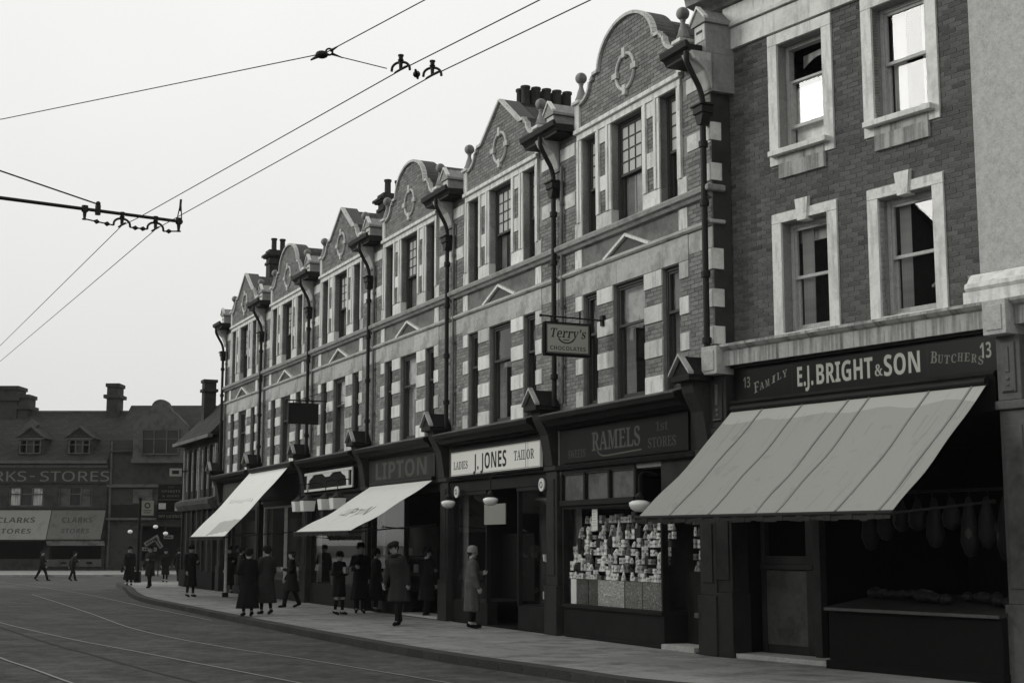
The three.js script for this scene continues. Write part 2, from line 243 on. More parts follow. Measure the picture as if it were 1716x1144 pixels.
{ // paving slabs on it, in courses along the frontage, and the kerb stones
  const r = rng(400), inside = (x, z) => { let c = false; for (let i = 0, j = kp.length - 1; i < kp.length; j = i++) { const a = kp[i], b = kp[j]; if ((a.z > z) !== (b.z > z) && x < (b.x - a.x) * (z - a.z) / (b.z - a.z) + a.x) c = !c; } return c; };
  const sl = mb();
  // rows between the frontage and the kerb: interpolate between facade line and kerb
  const N = 92; const front = (s) => kc.getPointAt(s);
  const rows = 6;
  for (let i = 0; i < N * 1.0; i++) {
    const s0 = i / N * 0.86, s1 = (i + 1) / N * 0.86; const A = front(s0), B = front(s1);
    const tA = kc.getTangentAt(s0), tB = kc.getTangentAt(s1); const nA2 = new THREE.Vector3(-tA.z, 0, tA.x), nB2 = new THREE.Vector3(-tB.z, 0, tB.x);
    if (nA2.x < 0) nA2.negate(); if (nB2.x < 0) nB2.negate();
    for (let k = 0; k < rows; k++) {
      const off = k % 2 ? 0.5 : 0; const d0 = 0.32 + k * 0.72, d1 = d0 + 0.71; const P = (Q, n, d) => [Q.x + n.x * d, 0, Q.z + n.z * d];
      const A2 = off ? front(Math.min(1, s0 + 0.43 / N)) : A, B2 = off ? front(Math.min(1, s1 + 0.43 / N)) : B;
      const g = 0.006; const p = [P(A2, nA2, d0 + g), P(B2, nB2, d0 + g), P(B2, nB2, d1), P(A2, nA2, d1)];
      const e = new THREE.Vector3(p[1][0] - p[0][0], 0, p[1][2] - p[0][2]).normalize().multiplyScalar(g);
      p[0][0] += e.x; p[0][2] += e.z; p[3][0] += e.x; p[3][2] += e.z;
      const y = (r() - 0.5) * 0.003; sl.tone(0.86 + 0.24 * r());
      const lo = p.map((q) => [q[0], -0.03, q[2]]), hi = p.map((q) => [q[0], y, q[2]]);
      sl.hexa([lo[3], lo[2], lo[1], lo[0], hi[3], hi[2], hi[1], hi[0]]);
    }
  }
  sl.build('paving_slab', M.paving, pavement, 'stuff');
  const kb = [];
  for (let i = 0; i < kp.length - 1; i++) {
    const a = kp[i], b = kp[i + 1]; const t = b.clone().sub(a).normalize(), n = new THREE.Vector3(-t.z, 0, t.x); if (n.x < 0) n.negate();
    const a2 = a.clone().addScaledVector(t, 0.006), b2 = b.clone().addScaledVector(t, -0.006), m = mb().tone(0.82 + 0.3 * r());
    const q = (P, d, y) => [P.x + n.x * d, y, P.z + n.z * d];
    m.hexa([q(a2, 0.305, -0.122), q(b2, 0.305, -0.122), q(b2, -0.02, -0.122), q(a2, -0.02, -0.122), q(a2, 0.305, 0.004), q(b2, 0.305, 0.004), q(b2, 0.0, 0.004), q(a2, 0.0, 0.004)]);
    m.build('kerb_stone', M.kerb, pavement);
  }
}
{ // tram rails let into the road: each a steel head beside a dark groove
  const R = [[[-27, -74], [-20.9, -63.5], [-16.2, -54.5], [-10.6, -42.5], [-7.5, -36]], [[-18, -54], [-15.25, -47.89], [-11.51, -39.41], [-8.56, -32.6], [-6.65, -28.96], [-4.94, -26.2], [-3.82, -24.6], [-2.4, -22.4], [-1.0, -20.2], [0.2, -18.2], [2.5, -14]], [[-16, -41.5], [-12.02, -34.3], [-9.95, -30.8], [-8.4, -28.3], [-6.6, -25.6], [-4.9, -23.0], [-3.2, -20.4], [-1.5, -17.8]],
    [[-13, -35.5], [-8.67, -27.44], [-7.65, -25.7], [-6.31, -23.36], [-5.29, -21.6], [-4.37, -20.1], [-2.8, -17.5]], [[-11.5, -30], [-8.53, -24.2], [-7.38, -22.26], [-6.28, -20.35], [-4.6, -17.5]]];
  R.forEach((pts, k) => {
    const c = new THREE.CatmullRomCurve3(pts.map(([x, z]) => new THREE.Vector3(x, 0, z)), false, 'centripetal'), P = c.getSpacedPoints(90), head = mb(), gr = mb();
    for (let i = 0; i < P.length - 1; i++) {
      const a = P[i], b = P[i + 1], ta = c.getTangentAt(i / 90), tb = c.getTangentAt((i + 1) / 90); const na = new THREE.Vector3(-ta.z, 0, ta.x), nb = new THREE.Vector3(-tb.z, 0, tb.x);
      const q = (p, n, d, y) => [p.x + n.x * d, y, p.z + n.z * d];
      head.quad(q(a, na, 0, -0.120), q(b, nb, 0, -0.120), q(b, nb, -0.048, -0.120), q(a, na, -0.048, -0.120));
      gr.quad(q(a, na, 0.034, -0.1215), q(b, nb, 0.034, -0.1215), q(b, nb, 0.0, -0.1215), q(a, na, 0.0, -0.1215));
    }
    const lab = ['far tram rail crossing the road towards the corner', 'bright tram rail running closest to the kerb', 'tram rail second out from the kerb', 'dull tram rail third out from the kerb', 'tram rail in the bottom left corner of the road'][k];
    const t = thing('tram_rail', lab, 'tram rail'); head.build('rail_head', k === 3 ? M.kerb : M.rail, t); gr.build('groove', M.groove, t);
  });
}
slab('far_pavement', [[-120, -81], [-30, -81.5], [-24, -82], [-21, -84], [30, -84], [30, -140], [-120, -140]], -0.12, 0.0, M.paving);
slab('left_pavement', [[-9.5, 20], [-9.5, -14], [-11.5, -25], [-19, -44], [-34, -60], [-60, -66], [-60, 20]], -0.12, 0.0, M.paving);

// ───────────────────────── the terrace of six houses over shops ─────────────────────────
const HW = 2.85;
const WIN_UP = [[-0.59, 0.59, 7.66, 9.65], [1.2, 1.79, 7.66, 9.65], [-1.79, -1.2, 7.66, 9.65]];
const WIN_LO = [[-0.58, 0.58, 4.36, 6.53], [1.2, 1.79, 4.36, 6.53], [-1.79, -1.2, 4.36, 6.53]];
function halfGable(curved) {
  const p = [[1.84, 10.36], [1.72, 10.37], [1.60, 10.41], [1.49, 10.48], [1.41, 10.58], [1.37, 10.70], [1.27, 10.72], [1.27, 10.80], [1.03, 10.81]];
  if (curved) for (let i = 1; i <= 14; i++) { const a = i / 14 * Math.PI / 2; p.push([1.03 * Math.cos(a), 10.81 + 0.74 * Math.sin(a)]); } else p.push([0, 11.57]);
  return p;
}
// the butcher's house stands at an angle, so the first house narrows towards its back on that side
const sbox = (m, n, x0, x1, y0, y1, z0, z1, both) => { const k = n === 0 ? 0.182 : 0, a = (z) => x1 + k * z, b = (z) => both ? x0 + k * z : x0; return m.hexa([[b(z1), y0, z1], [a(z1), y0, z1], [a(z0), y0, z0], [b(z0), y0, z0], [b(z1), y1, z1], [a(z1), y1, z1], [a(z0), y1, z0], [b(z0), y1, z0]]); };
const BANDS = [[8.40, 8.68], [9.42, 9.68]];
const shopLabels = [];
function terraceHouse(n, label) {
  const t = thing('terrace_house', label, 'house', atT(2.68 + 5.7 * n, 0, 0), yawT); const vr = rng(50 + n);
  const curved = n % 2 === 0, half = halfGable(curved), r = rng(900 + n * 7);
  const prof = [...half, ...half.slice(0, -1).map(([x, y]) => [-x, y]).reverse()]; // right foot over the top to left foot
  const outline = [[-HW + 0.005, 3.1], [HW - 0.005, 3.1], [HW - 0.005, 9.95], [1.84, 9.95], ...prof, [-1.84, 9.95], [-HW + 0.005, 9.95]];
  const wall = mb().geo(wallSheet(outline, [...WIN_UP, ...WIN_LO], -0.36, -0.007));
  wall.box(-HW + 0.006, -HW + 0.24, 0, 10.2, -9, -0.362);
  sbox(wall, n, HW - 0.24, HW - 0.006, 0, 10.2, -9, -0.362, true); sbox(wall, n, -HW + 0.24, HW - 0.24, 0, 10.2, -9.0, -8.75);
  wall.build('wall', M.mortar, t);
  const fl = mb(); for (const [q0, q1, q2, q3] of [[4.1, 4.3, -8.74, -0.37], [7.2, 7.4, -8.74, -0.37], [9.8, 9.95, -8.74, -0.37], [4.3, 9.8, -3.6, -3.5]]) sbox(fl, n, -HW + 0.24, HW - 0.245, q0, q1, q2, q3); fl.build('floor', M.room, t);
  // brickwork
  const blocked = [[-1.96, 1.96, 9.65, 9.86], [-HW, HW, 7.46, 7.66], [-HW, HW, 6.97, 7.09], [-2.1, 2.1, 6.53, 6.98], [-2.1, 2.1, 7.09, 7.46], ...BANDS.flatMap(([a, b]) => [[1.96, HW, a, b], [-HW, -1.96, a, b]])];
  for (const [x0, x1, y0, y1] of WIN_UP) blocked.push([x0 - 0.15, x1 + 0.15, y0, y1]);
  for (const [x0, x1, y0, y1] of WIN_LO) blocked.push([x0, x1, y0, y1]);
  const stones = [];
  const quoinRow = [4.37, 4.68, 5.0, 5.31, 5.62, 5.93, 6.24, 6.54];
  for (let i = 0; i < 7; i += 2) { const a = quoinRow[i], b = quoinRow[i + 1]; stones.push([0.58, 1.2, a, b], [-1.2, -0.58, a, b], [1.79, 2.09, a, b], [-2.09, -1.79, a, b]); }
  for (const s of [[0.58, 1.2, 7.66, 7.99], [-1.2, -0.58, 7.66, 7.99], [1.79, 2.09, 7.66, 8.0], [-2.09, -1.79, 7.66, 8.0], [0.74, 1.05, 8.42, 8.72], [-1.05, -0.74, 8.42, 8.72], [0.74, 1.05, 9.36, 9.65], [-1.05, -0.74, 9.36, 9.65], [1.8, 2.09, 7.09, 7.46], [-2.09, -1.8, 7.09, 7.46]]) stones.push(s);
  for (const s of stones) blocked.push(s);
  const kneel = [[1.84, 2.0, 9.86, 10.36], [-2.0, -1.84, 9.86, 10.36]];
  const widthAt = (y) => { if (y < 9.95) return HW - 0.006; let w = 0; for (let i = 0; i < half.length - 1; i++) { const [x0, y0] = half[i], [x1, y1] = half[i + 1]; if (y >= y0 && y <= y1 && y1 > y0) w = Math.max(w, x0 + (x1 - x0) * (y - y0) / (y1 - y0)); } return y < 10.36 ? 1.84 : w; };
  const list = layBricks((y) => -widthAt(y), widthAt, 4.3, 11.56, blocked, 77 + n);
  putBricks(list, t, -0.02, 0.0, M.brick, n === 0 ? 300 : 0, n === 0 ? brickMats(0.20) : null, (b) => b.x0 + (b.y0 < 9.0 ? 0.2 * b.y0 : -1));
  // white dressings: every block a stone
  for (const [x0, x1, y0, y1] of stones) mb().tone((vr() < 0.14 ? 0.62 : 0.84) + 0.24 * r()).cbox(x0 + 0.003, x1 - 0.003, y0 + 0.003, y1 - 0.003, -0.2, 0.022 + 0.004 * r(), 0.01).build('quoin', M.stone, t);
  for (const [a, b] of BANDS) for (const s of [1, -1]) mb().tone(0.8 + 0.2 * r()).cbox(s > 0 ? 2.1 : -HW + 0.01, s > 0 ? HW - 0.01 : -2.1, a, b, -0.15, 0.012, 0.006).build('stone_band', M.stone, t);
  // architraves of the upper windows
  for (const [x0, x1, y0, y1] of WIN_UP) { const yb = 7.99; for (const [a, b] of [[x0 - 0.15, x0], [x1, x1 + 0.15]]) { const m = mb(); m.cbox(a, b, yb, y1, -0.24, 0.03, 0.01); m.cbox(a + (a < x0 - 0.1 ? -0.015 : 0.08), b + (a < x0 - 0.1 ? -0.08 : 0.015), yb, y1, -0.05, 0.055, 0.012); m.build('architrave', M.stone, t); } }
  mb().cbox(-1.95, 1.95, 9.652, 9.80, -0.24, 0.045).cbox(-2.0, 2.0, 9.78, 9.87, -0.1, 0.1, 0.015).build('lintel', M.stone, t);
  // string courses, frieze with its small pediment, stained lintel band
  mb().prismX([[0, 7.46], [0.07, 7.48], [0.1, 7.53], [0.15, 7.56], [0.16, 7.63], [0.12, 7.67], [0, 7.69], [-0.1, 7.69], [-0.1, 7.46]], -HW, HW).build('string_course', M.moulding, t);
  mb().prismX([[0, 6.985], [0.05, 6.99], [0.08, 7.02], [0.08, 7.06], [0.03, 7.09], [-0.1, 7.09], [-0.1, 6.985]], -HW, HW).build('string_course', M.lintel, t);
  mb().box(-1.8, 1.8, 7.09, 7.46, -0.1, -0.006).build('frieze', M.frieze, t);
  { const m = mb(); const rake = (x0, y0, x1, y1, w) => { const dx = x1 - x0, dy = y1 - y0, l = Math.hypot(dx, dy), ox = -dy / l * w, oy = dx / l * w; m.prism([[x0, y0], [x1, y1], [x1 + ox, y1 + oy], [x0 + ox, y0 + oy]], -0.02, 0.075); }; rake(0.86, 7.09, 0, 7.415, 0.055); rake(-0.005, 7.415, -0.86, 7.09, 0.055); m.build('pediment', M.stone, t); mb().prism([[-0.78, 7.092], [0.78, 7.092], [0, 7.40]], -0.02, 0.012).build('pediment_panel', M.copingTop, t); }
  { let x = -2.09; for (let i = 0; i < 5; i++) { const x1 = i === 4 ? 2.09 : x + 0.836; mb().tone(0.85 + 0.25 * r()).cbox(x + 0.002, x1 - 0.002, 6.545, 6.982, -0.24, 0.018, 0.004).build('lintel_stone', M.lintel, t); x = x1; } }
  for (const s of [1, -1]) mb().tone(0.8 + 0.2 * r()).cbox(s > 0 ? 2.1 : -HW + 0.01, s > 0 ? HW - 0.01 : -2.1, 6.62, 6.975, -0.15, 0.01, 0.004).build('stone_band', M.lintel, t);
  // gable coping, kneelers, balls, roundel
  { const m = mb(), top = mb(); for (let i = 0; i < prof.length - 1; i++) { const a = prof[i], b = prof[i + 1], dx = b[0] - a[0], dy = b[1] - a[1], l = Math.hypot(dx, dy), ox = dy / l * 0.06, oy = -dx / l * 0.06; m.prism([a, b, [b[0] + ox, b[1] + oy], [a[0] + ox, a[1] + oy]], -0.05, 0.06); top.prism([a, b, [b[0] + ox * 0.9, b[1] + oy * 0.9], [a[0] + ox * 0.9, a[1] + oy * 0.9]], -0.44, -0.051); } m.build('coping', M.coping, t); top.build('coping_back', M.copingTop, t); }
  for (const s of [1, -1]) {
    const k = mb(); k.cbox(Math.min(s * 1.84, s * 2.02), Math.max(s * 1.84, s * 2.02), 9.87, 10.40, -0.4, 0.05, 0.01); k.cbox(s * 1.93 - 0.15, s * 1.93 + 0.15, 10.40, 10.47, -0.42, 0.1, 0.015); k.build('kneeler', M.stone, t);
    mb().lathe([[0, 0], [0.12, 0], [0.125, 0.05], [0.10, 0.10], [0.075, 0.2], [0.045, 0.29], [0.04, 0.34], [0.055, 0.36], [0.03, 0.40]], [s * 1.93, 10.47, -0.06], 18).ball([s * 1.93, 10.47 + 0.49, -0.06], 0.118, 1, 1, 1, 20, 16).build('ball_finial', M.render, t);
  }
  { const m = mb(); m.geo(new THREE.TorusGeometry(0.34, 0.036, 8, 36), T4(0, 10.5, 0.02)); for (let i = 0; i < 4; i++) { const a = i * Math.PI / 2; const g = new RoundedBoxGeometry(0.12, 0.2, 0.1, 1, 0.012); m.geo(g, new THREE.Matrix4().makeTranslation(0.36 * Math.sin(a), 10.5 + 0.36 * Math.cos(a), 0.02).multiply(new THREE.Matrix4().makeRotationZ(-a))); } m.build('roundel', M.coping, t); }
  // roofs
  { const p2 = prof.filter(([x, y]) => y > 10.5).map(([x, y]) => [x * 0.97, y - 0.03]); mb().prism([[1.2, 9.9], ...p2, [-1.2, 9.9]], -4.4, -0.445).build('dormer_roof', M.slate, t); }
  mb().hexa([[-HW, 10.02, 0.1], [HW, 10.02, 0.1], [HW, 10.02, -9.2], [-HW, 10.02, -9.2], [-HW, 10.10, 0.1], [HW, 10.10, 0.1], [HW, 10.10, -9.2], [-HW, 10.10, -9.2]].map(([x, y, z]) => [x, y, z === 0.1 ? -0.37 : z])).build('attic_floor', M.wood, t);
  mb().prismX([[-0.37, 10.12], [-4.6, 12.9], [-9.1, 10.12]], -HW + 0.2, HW - 0.2).build('roof', M.slate, t);
  // party wall rising through the eaves to a small gablet, on its stone console, with the gutter and rainwater pipe
  for (const X of n === 5 ? [HW - 0.05, -HW] : [HW - 0.05]) {
    const s = X > 0 ? 1 : -1, w = 0.165;
    const pw = mb(); pw.box(X - w, X + w, 9.25, 10.44, -1.5, 0.04); pw.cbox(X - w - 0.005, X + w + 0.005, 9.9, 10.42, -0.3, 0.15, 0.01); pw.build('party_wall', M.render, t);
    mb().cbox(X - w + 0.01, X + w - 0.01, 10.12, 10.405, 0.1, 0.162, 0.008).build('pier_face', M.stone, t);
    mb().box(X - 0.09, X + 0.09, 10.27, 10.31, 0.14, 0.17).build('pier_slot', M.iron, t);
    mb().prism([[X - 0.22, 10.42], [X + 0.22, 10.42], [X + 0.22, 10.47], [X, 10.70], [X - 0.22, 10.47]], -1.5, 0.19).build('gablet', M.moulding, t);
    { const m = mb(); for (const q of [1, -1]) m.prism([[X + q * 0.23, 10.47], [X + q * 0.23, 10.515], [X, 10.745], [X, 10.70]], 0.13, 0.22); m.build('gablet_edge', M.stone, t); }
    mb().prismX([[0, 9.26], [0.05, 9.3], [0.08, 9.42], [0.16, 9.6], [0.36, 9.78], [0.42, 9.9], [0, 9.9]], X - w, X + w).build('console', M.lintel, t);
    const g0 = s > 0 && n > 0 ? X - 0.78 : X - 0.78, g1 = s > 0 && n === 0 ? X + 0.06 : s < 0 ? X + 0.78 : X + 0.78, gl = s < 0 ? X - 0.3 : g0;
    mb().prismX([[0, 9.9], [0.36, 9.9], [0.4, 9.97], [0.47, 10.0], [0.49, 10.10], [0.44, 10.11], [0.4, 10.04], [0.02, 10.05]], gl, g1).build('gutter', M.iron, t);
    mb().box(gl + 0.05, g1 - 0.05, 9.86, 9.9, 0.0, 0.38).build('soffit', M.wood, t);
    if (n === 0) { mb().box(HW - 0.0055, HW + 0.006, 0, 9.25, -0.36, -0.01).build('flank', M.soot, t); for (const [a, b] of [[8.44, 8.75], [7.75, 8.05], [6.25, 6.6], [5.62, 5.92], [5.0, 5.3]]) mb().cbox(HW - 0.16, HW + 0.02, a, b, -0.19, 0.03, 0.008).build('quoin', M.stone, t); mb().cbox(HW - 0.02, HW + 0.10, 7.55, 7.67, -0.22, 0.155, 0.04).build('string_return', M.moulding, t); mb().cbox(HW - 0.02, HW + 0.07, 7.01, 7.08, -0.22, 0.085, 0.025).build('string_return', M.lintel, t); }
    const px = n === 0 ? X + 0.02 : X + 0.11;
    const dp = mb(); dp.tube([[px, 9.92, 0.44], [px, 9.75, 0.43], [px, 9.55, 0.33], [px, 9.3, 0.19], [px, 9.1, 0.14], [px, 8.95, 0.14]], 0.048, 8); dp.rod([px, 8.9, 0.14], [px, 4.45, 0.14], 0.052, 0.052, 10); for (const y of [8.3, 7.3, 6.1, 5.0]) dp.rod([px, y, 0.14], [px, y + 0.1, 0.14], 0.078, 0.078, 10); dp.build('downpipe', M.iron, t);
    mb().cbox(px - 0.15, px + 0.15, 8.86, 9.0, 0.02, 0.25, 0.02).prism([[px - 0.13, 8.87], [px - 0.06, 8.68], [px + 0.06, 8.68], [px + 0.13, 8.87]], 0.05, 0.22).cbox(px - 0.18, px + 0.18, 8.99, 9.03, 0.01, 0.28, 0.01).build('hopper', M.iron, t);
    if (n === 0) continue; const wp = mb(); wp.rod([X + 0.32, 9.3, 0.06], [X + 0.32, 4.5, 0.06], 0.035, 0.035, 8); for (const y of [8.5, 7.56, 6.4, 5.2]) wp.rod([X + 0.32, y, 0.06], [X + 0.32, y + 0.07, 0.06], 0.05, 0.05, 8); wp.build('waste_pipe', M.lead, t);
  }
  // windows
  const ob = n % 3;
  WIN_UP.forEach(([x0, x1, y0, y1], i) => sash(t, x0, x1, y0, y1, -0.165, { meet: 8.62, grid: i === 0 ? [4, 4] : [2, 4], obscure: true, mat: M.sashDark, f: 0.06, s: 0.04, blind: n === 3 && i === 0 ? [8.1, 8.55, M.blind] : n === 4 && i === 1 ? [7.9, 8.55, M.blindDim] : null, curtain: i === 0 ? (n % 2 ? [[x0 + 0.1, x0 + 0.3, M.curtain, 8.6], [x1 - 0.34, x1 - 0.1, M.curtainDim, 8.6]] : [[x0 + 0.1, x0 + 0.42, M.curtainDim, 8.6], [x0 + 0.46, x1 - 0.1, M.blindDim, 8.6]]) : i === ob ? [[x0 + 0.08, x1 - 0.1, M.curtainDim, 8.6]] : null }));
  WIN_LO.forEach(([x0, x1, y0, y1], i) => sash(t, x0, x1, y0, y1, -0.10, { meet: 5.75, mat: M.sashDark, f: 0.06, s: 0.04, blind: i === 0 && n !== 1 ? [5.72 - (n === 2 ? 0.3 : 0) + (n === 5 ? 0.3 : 0), 6.46, n === 4 ? M.blind : M.blindDim] : null, curtain: i === 0 ? [[x0 + 0.12, x0 + 0.45, M.curtainDim, 5.72], [x1 - 0.36, x1 - 0.1, M.curtainDim, 5.72]] : (i + n) % 2 ? [[x0 + 0.1, x0 + 0.36, M.curtainDim, y1]] : null }));
  return t;
}
const houses = [
  'terrace house with curved gable over the dark sweet shop, next to the butcher', 'terrace house with pointed gable over the white tailor sign', 'terrace house with curved gable above the shallow pale awning',
  'terrace house with pointed gable above the four square lanterns', 'terrace house with curved gable above the steep white awning', 'last terrace house with small pointed gable at the far end'].map((l, n) => terraceHouse(n, l));
// chimneys, each carried by a house
function chimney(t, X, z0, z1, top, pots, corbel) {
  const m = mb(); m.box(X - 0.28, X + 0.28, 10.5, top - 0.35, z0, z1); m.box(X - 0.33, X + 0.33, top - 0.62, top - 0.52, z0 - 0.05, z1 + 0.05); m.box(X - 0.36, X + 0.36, top - 0.35, top - 0.2, z0 - 0.1, z1 + 0.1); m.box(X - 0.3, X + 0.3, top - 0.2, top - 0.06, z0 - 0.03, z1 + 0.03);
  if (corbel) m.box(X - 0.42, X + 0.42, top - 0.30, top - 0.22, z0 - 0.16, z1 + 0.16);
  const c = m.build('chimney', M.farBrick, t);
  for (const z of pots) for (const dx of pots.length > 3 ? [-0.14, 0.14] : [0]) mb().lathe([[0.11, 0], [0.13, 0.02], [0.105, 0.06], [0.1, 0.42], [0.125, 0.44], [0.125, 0.5], [0.085, 0.5], [0.08, 0.3]], [X + dx, top - 0.06, z], 12).build('chimney_pot', M.farBrick, c);
}
chimney(houses[1], -HW, -3.25, -1.7, 12.55, [-3.05, -2.76, -2.47, -2.18, -1.89]);
chimney(houses[3], -HW, -3.0, -2.2, 12.95, [-2.78, -2.42], true);
chimney(houses[5], -HW, -2.35, -1.55, 13.2, [-2.12, -1.78], true);

// ───────────────────────── shopfronts of the terrace (parts of their houses) ─────────────────────────
function shopfront(n, t) {
  for (const X of n === 5 ? [2.6, -2.95] : [2.6]) {
    const p = mb(); p.cbox(X - 0.27, X + 0.27, 0, 0.95, -0.3, 0.10, 0.012); p.cbox(X - 0.24, X + 0.24, 0.95, 3.25, -0.3, 0.06, 0.012); p.cbox(X - 0.15, X + 0.15, 1.15, 3.05, 0.0, 0.085, 0.012); p.cbox(X - 0.27, X + 0.27, 3.2, 3.3, -0.3, 0.11, 0.015);
    p.build('pilaster', M.woodMid, t);
    // console with a gabled cap
    mb().prismX([[0, 3.3], [0.12, 3.3], [0.15, 3.5], [0.22, 3.9], [0.38, 4.2], [0.42, 4.4], [0, 4.4]], X - 0.18, X + 0.18).build('shop_console', M.woodMid, t);
    const c = mb(); c.cbox(X - 0.29, X + 0.29, 4.38, 4.48, -0.02, 0.54, 0.015); c.prism([[X - 0.3, 4.48], [X + 0.3, 4.48], [X, 4.80]], 0, 0.5); c.build('console_cap', M.wood, t);
    const e = mb(); for (const q of [1, -1]) e.prism([[X + q * 0.32, 4.48], [X + q * 0.32, 4.525], [X, 4.85], [X, 4.80]], 0.47, 0.57); e.build('cap_gable', M.lintel, t);
  }
  // cornice with its lead-covered top
  mb().prismX([[-0.2, 4.05], [0.3, 4.05], [0.36, 4.12], [0.46, 4.16], [0.48, 4.24], [0.4, 4.27], [0, 4.36], [-0.2, 4.36]], -HW + 0.05, 2.3).build('cornice', M.wood, t);
  mb().prismX([[0.02, 4.363], [0.4, 4.274], [0.485, 4.244], [0.49, 4.262], [0.4, 4.29], [0.02, 4.38]], -HW + 0.06, 2.29).build('lead_flashing', M.lead, t);
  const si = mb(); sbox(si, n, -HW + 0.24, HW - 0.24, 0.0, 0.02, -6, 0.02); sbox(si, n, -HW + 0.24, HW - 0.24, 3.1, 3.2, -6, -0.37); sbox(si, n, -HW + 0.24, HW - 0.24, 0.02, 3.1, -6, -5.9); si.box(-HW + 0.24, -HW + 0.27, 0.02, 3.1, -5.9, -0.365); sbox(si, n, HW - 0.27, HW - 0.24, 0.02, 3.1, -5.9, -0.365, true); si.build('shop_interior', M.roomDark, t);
  mb().box(-HW + 0.05, 2.32, 3.22, 4.05, -0.3, 0.02).prismX([[0.02, 3.18], [0.1, 3.2], [0.12, 3.26], [0.03, 3.3]], -HW + 0.05, 2.32).prismX([[0.02, 3.98], [0.1, 4.0], [0.12, 4.05], [0.02, 4.05]], -HW + 0.05, 2.32).build('fascia', M.wood, t);
}
houses.forEach((t, n) => shopfront(n, t));
const Hx = (n) => (u) => 2.68 + 5.7 * n - u; // facade distance -> the house's own x

{ // house 0: the sweet shop
  const t = houses[0], X = Hx(0);
  board('sign_board', t, X(5.25), X(0.62), 3.32, 3.96, 0.02, 0.06, canvasTex(1400, 200, (x, w, h) => {
    x.fillStyle = '#0d0d0c'; x.fillRect(0, 0, w, h); grime(x, w, h, 3, 500, 30, 0.2);
    text(x, 'SWEETS', 175, 150, 66, 220, 'serif', '#3f3f3c'); text(x, 'RAMELS', 640, 92, 150, 560, 'serif', '#4e4e4a', { outline: '#262624', lw: 8 });
    x.strokeStyle = '#55554f'; x.lineWidth = 9; x.beginPath(); x.moveTo(430, 145); x.quadraticCurveTo(450, 182, 540, 180); x.lineTo(930, 168); x.stroke();
    text(x, '1st', 1140, 55, 70, 130, 'serif', '#3a3a37'); text(x, 'STORES', 1140, 140, 76, 290, 'serif', '#40403c');
  }));
  // transom lights, three obscured panes in a frame
  { const m = mb(), a = X(5.42), b = X(2.5); m.box(a, b, 3.12, 3.2, -0.12, 0.03).box(a, b, 2.5, 2.6, -0.12, 0.06); const xs = [a, a + (b - a) / 3, a + 2 * (b - a) / 3, b]; for (const q of xs) m.box(q - 0.035, q + 0.035, 2.6, 3.12, -0.12, 0.028); const f = m.build('transom_light', M.wood, t); for (let i = 0; i < 3; i++) mb().box(xs[i] + 0.035, xs[i + 1] - 0.035, 2.6, 3.12, -0.06, -0.045).build('pane', M.transom, f); }
  // the window: stall riser, plate glass, lobby side, back boards
  const a = X(5.42), b = X(1.62);
  mb().box(a, b, 0.02, 0.58, -0.2, -0.02).box(a, b, 0.56, 0.62, -0.22, 0.03).box(b - 0.05, b, 0.02, 0.62, -1.3, -0.2).box(a, b, 0.02, 0.05, -0.2, 0.02).build('stall_riser', M.wood, t);
  { const w = mb().box(a, a + 0.05, 0.62, 2.5, -0.12, 0).box(b - 0.05, b, 0.62, 2.5, -0.12, 0).box(a, b, 2.44, 2.5, -0.12, 0.002).build('shop_window', M.wood, t); pane(w, a + 0.05, b - 0.05, 0.62, 2.44, -0.05); mb().box(a, b, 0.6, 2.5, -1.32, -1.28).box(a, b, 0.58, 0.62, -1.3, -0.22).box(a, b, 2.46, 2.5, -1.3, -0.13).build('window_back', M.woodMid, w);
    for (let k = 0; k < 8; k++) mb().box(a + 0.055, b - 0.08, 1.09 + k * 0.15, 1.104 + k * 0.15, -0.175 - k * 0.04, -0.1 - k * 0.04).build('shelf', M.wood, w); }
  // display boards along the bottom of the window
  const boards = [[5.2, 4.98, 'w'], [4.94, 4.5, 'd'], [4.46, 4.12, 'd'], [4.1, 3.1, 's'], [3.06, 2.45, 'g'], [2.42, 1.78, 'g']];
  boards.forEach(([u0, u1, k], i) => { const lb = { w: 'tall white card at the left of the sweet shop window', d: ['dark narrow card beside the white card', 'dim card third along the sweet shop window'][i - 1], s: 'wide speckled display card in the middle of the sweet shop window', g: ['grey speckled card right of the middle in the sweet shop window', 'grey card at the right end of the sweet shop window'][i - 4] }[k];
    const o = board('display_card', scene, X(u0), X(u1), 0.63, 1.1, -0.082, -0.07, canvasTex(128, 96, (x, w, h) => { const v = { w: 215, d: 70, s: 150, g: 105 }[k]; x.fillStyle = `rgb(${v},${v},${v - 4})`; x.fillRect(0, 0, w, h); if (k !== 'w') { const r = rng(60 + i); for (let q = 0; q < 420; q++) { const c = v + (r() - 0.45) * 130 | 0; x.fillStyle = `rgb(${c},${c},${c - 3})`; x.fillRect(r() * w, r() * h, 1 + r() * 5, 1 + r() * 4); } } }), 0.8);
    o.userData = { label: lb, category: 'card' }; o.position.set(...atT(2.68, 0, 0)); o.rotation.y = yawT; });
  // packets, jars and cones crowded on the shelves
  const r = rng(808), pk = [mat(0.85, { map: texPack }), mat(0.6, { map: texPack }), mat(0.32, { map: texPack }), mat(0.14, { map: texPack }), mat(0.04)];
  const shapes = [mb().cbox(-0.5, 0.5, 0, 1, -0.5, 0.5, 0.04).geometry(), mb().lathe([[0, 0], [0.42, 0], [0.45, 0.1], [0.45, 0.62], [0.3, 0.78], [0.3, 0.86], [0.36, 0.88], [0.36, 1], [0, 1]], [0, 0, 0], 10).geometry(), mb().lathe([[0, 0], [0.5, 0], [0.42, 0.35], [0.25, 0.7], [0.12, 0.95], [0, 1]], [0, 0, 0], 10).geometry()];
  const at0 = atT(2.68, 0, 0);
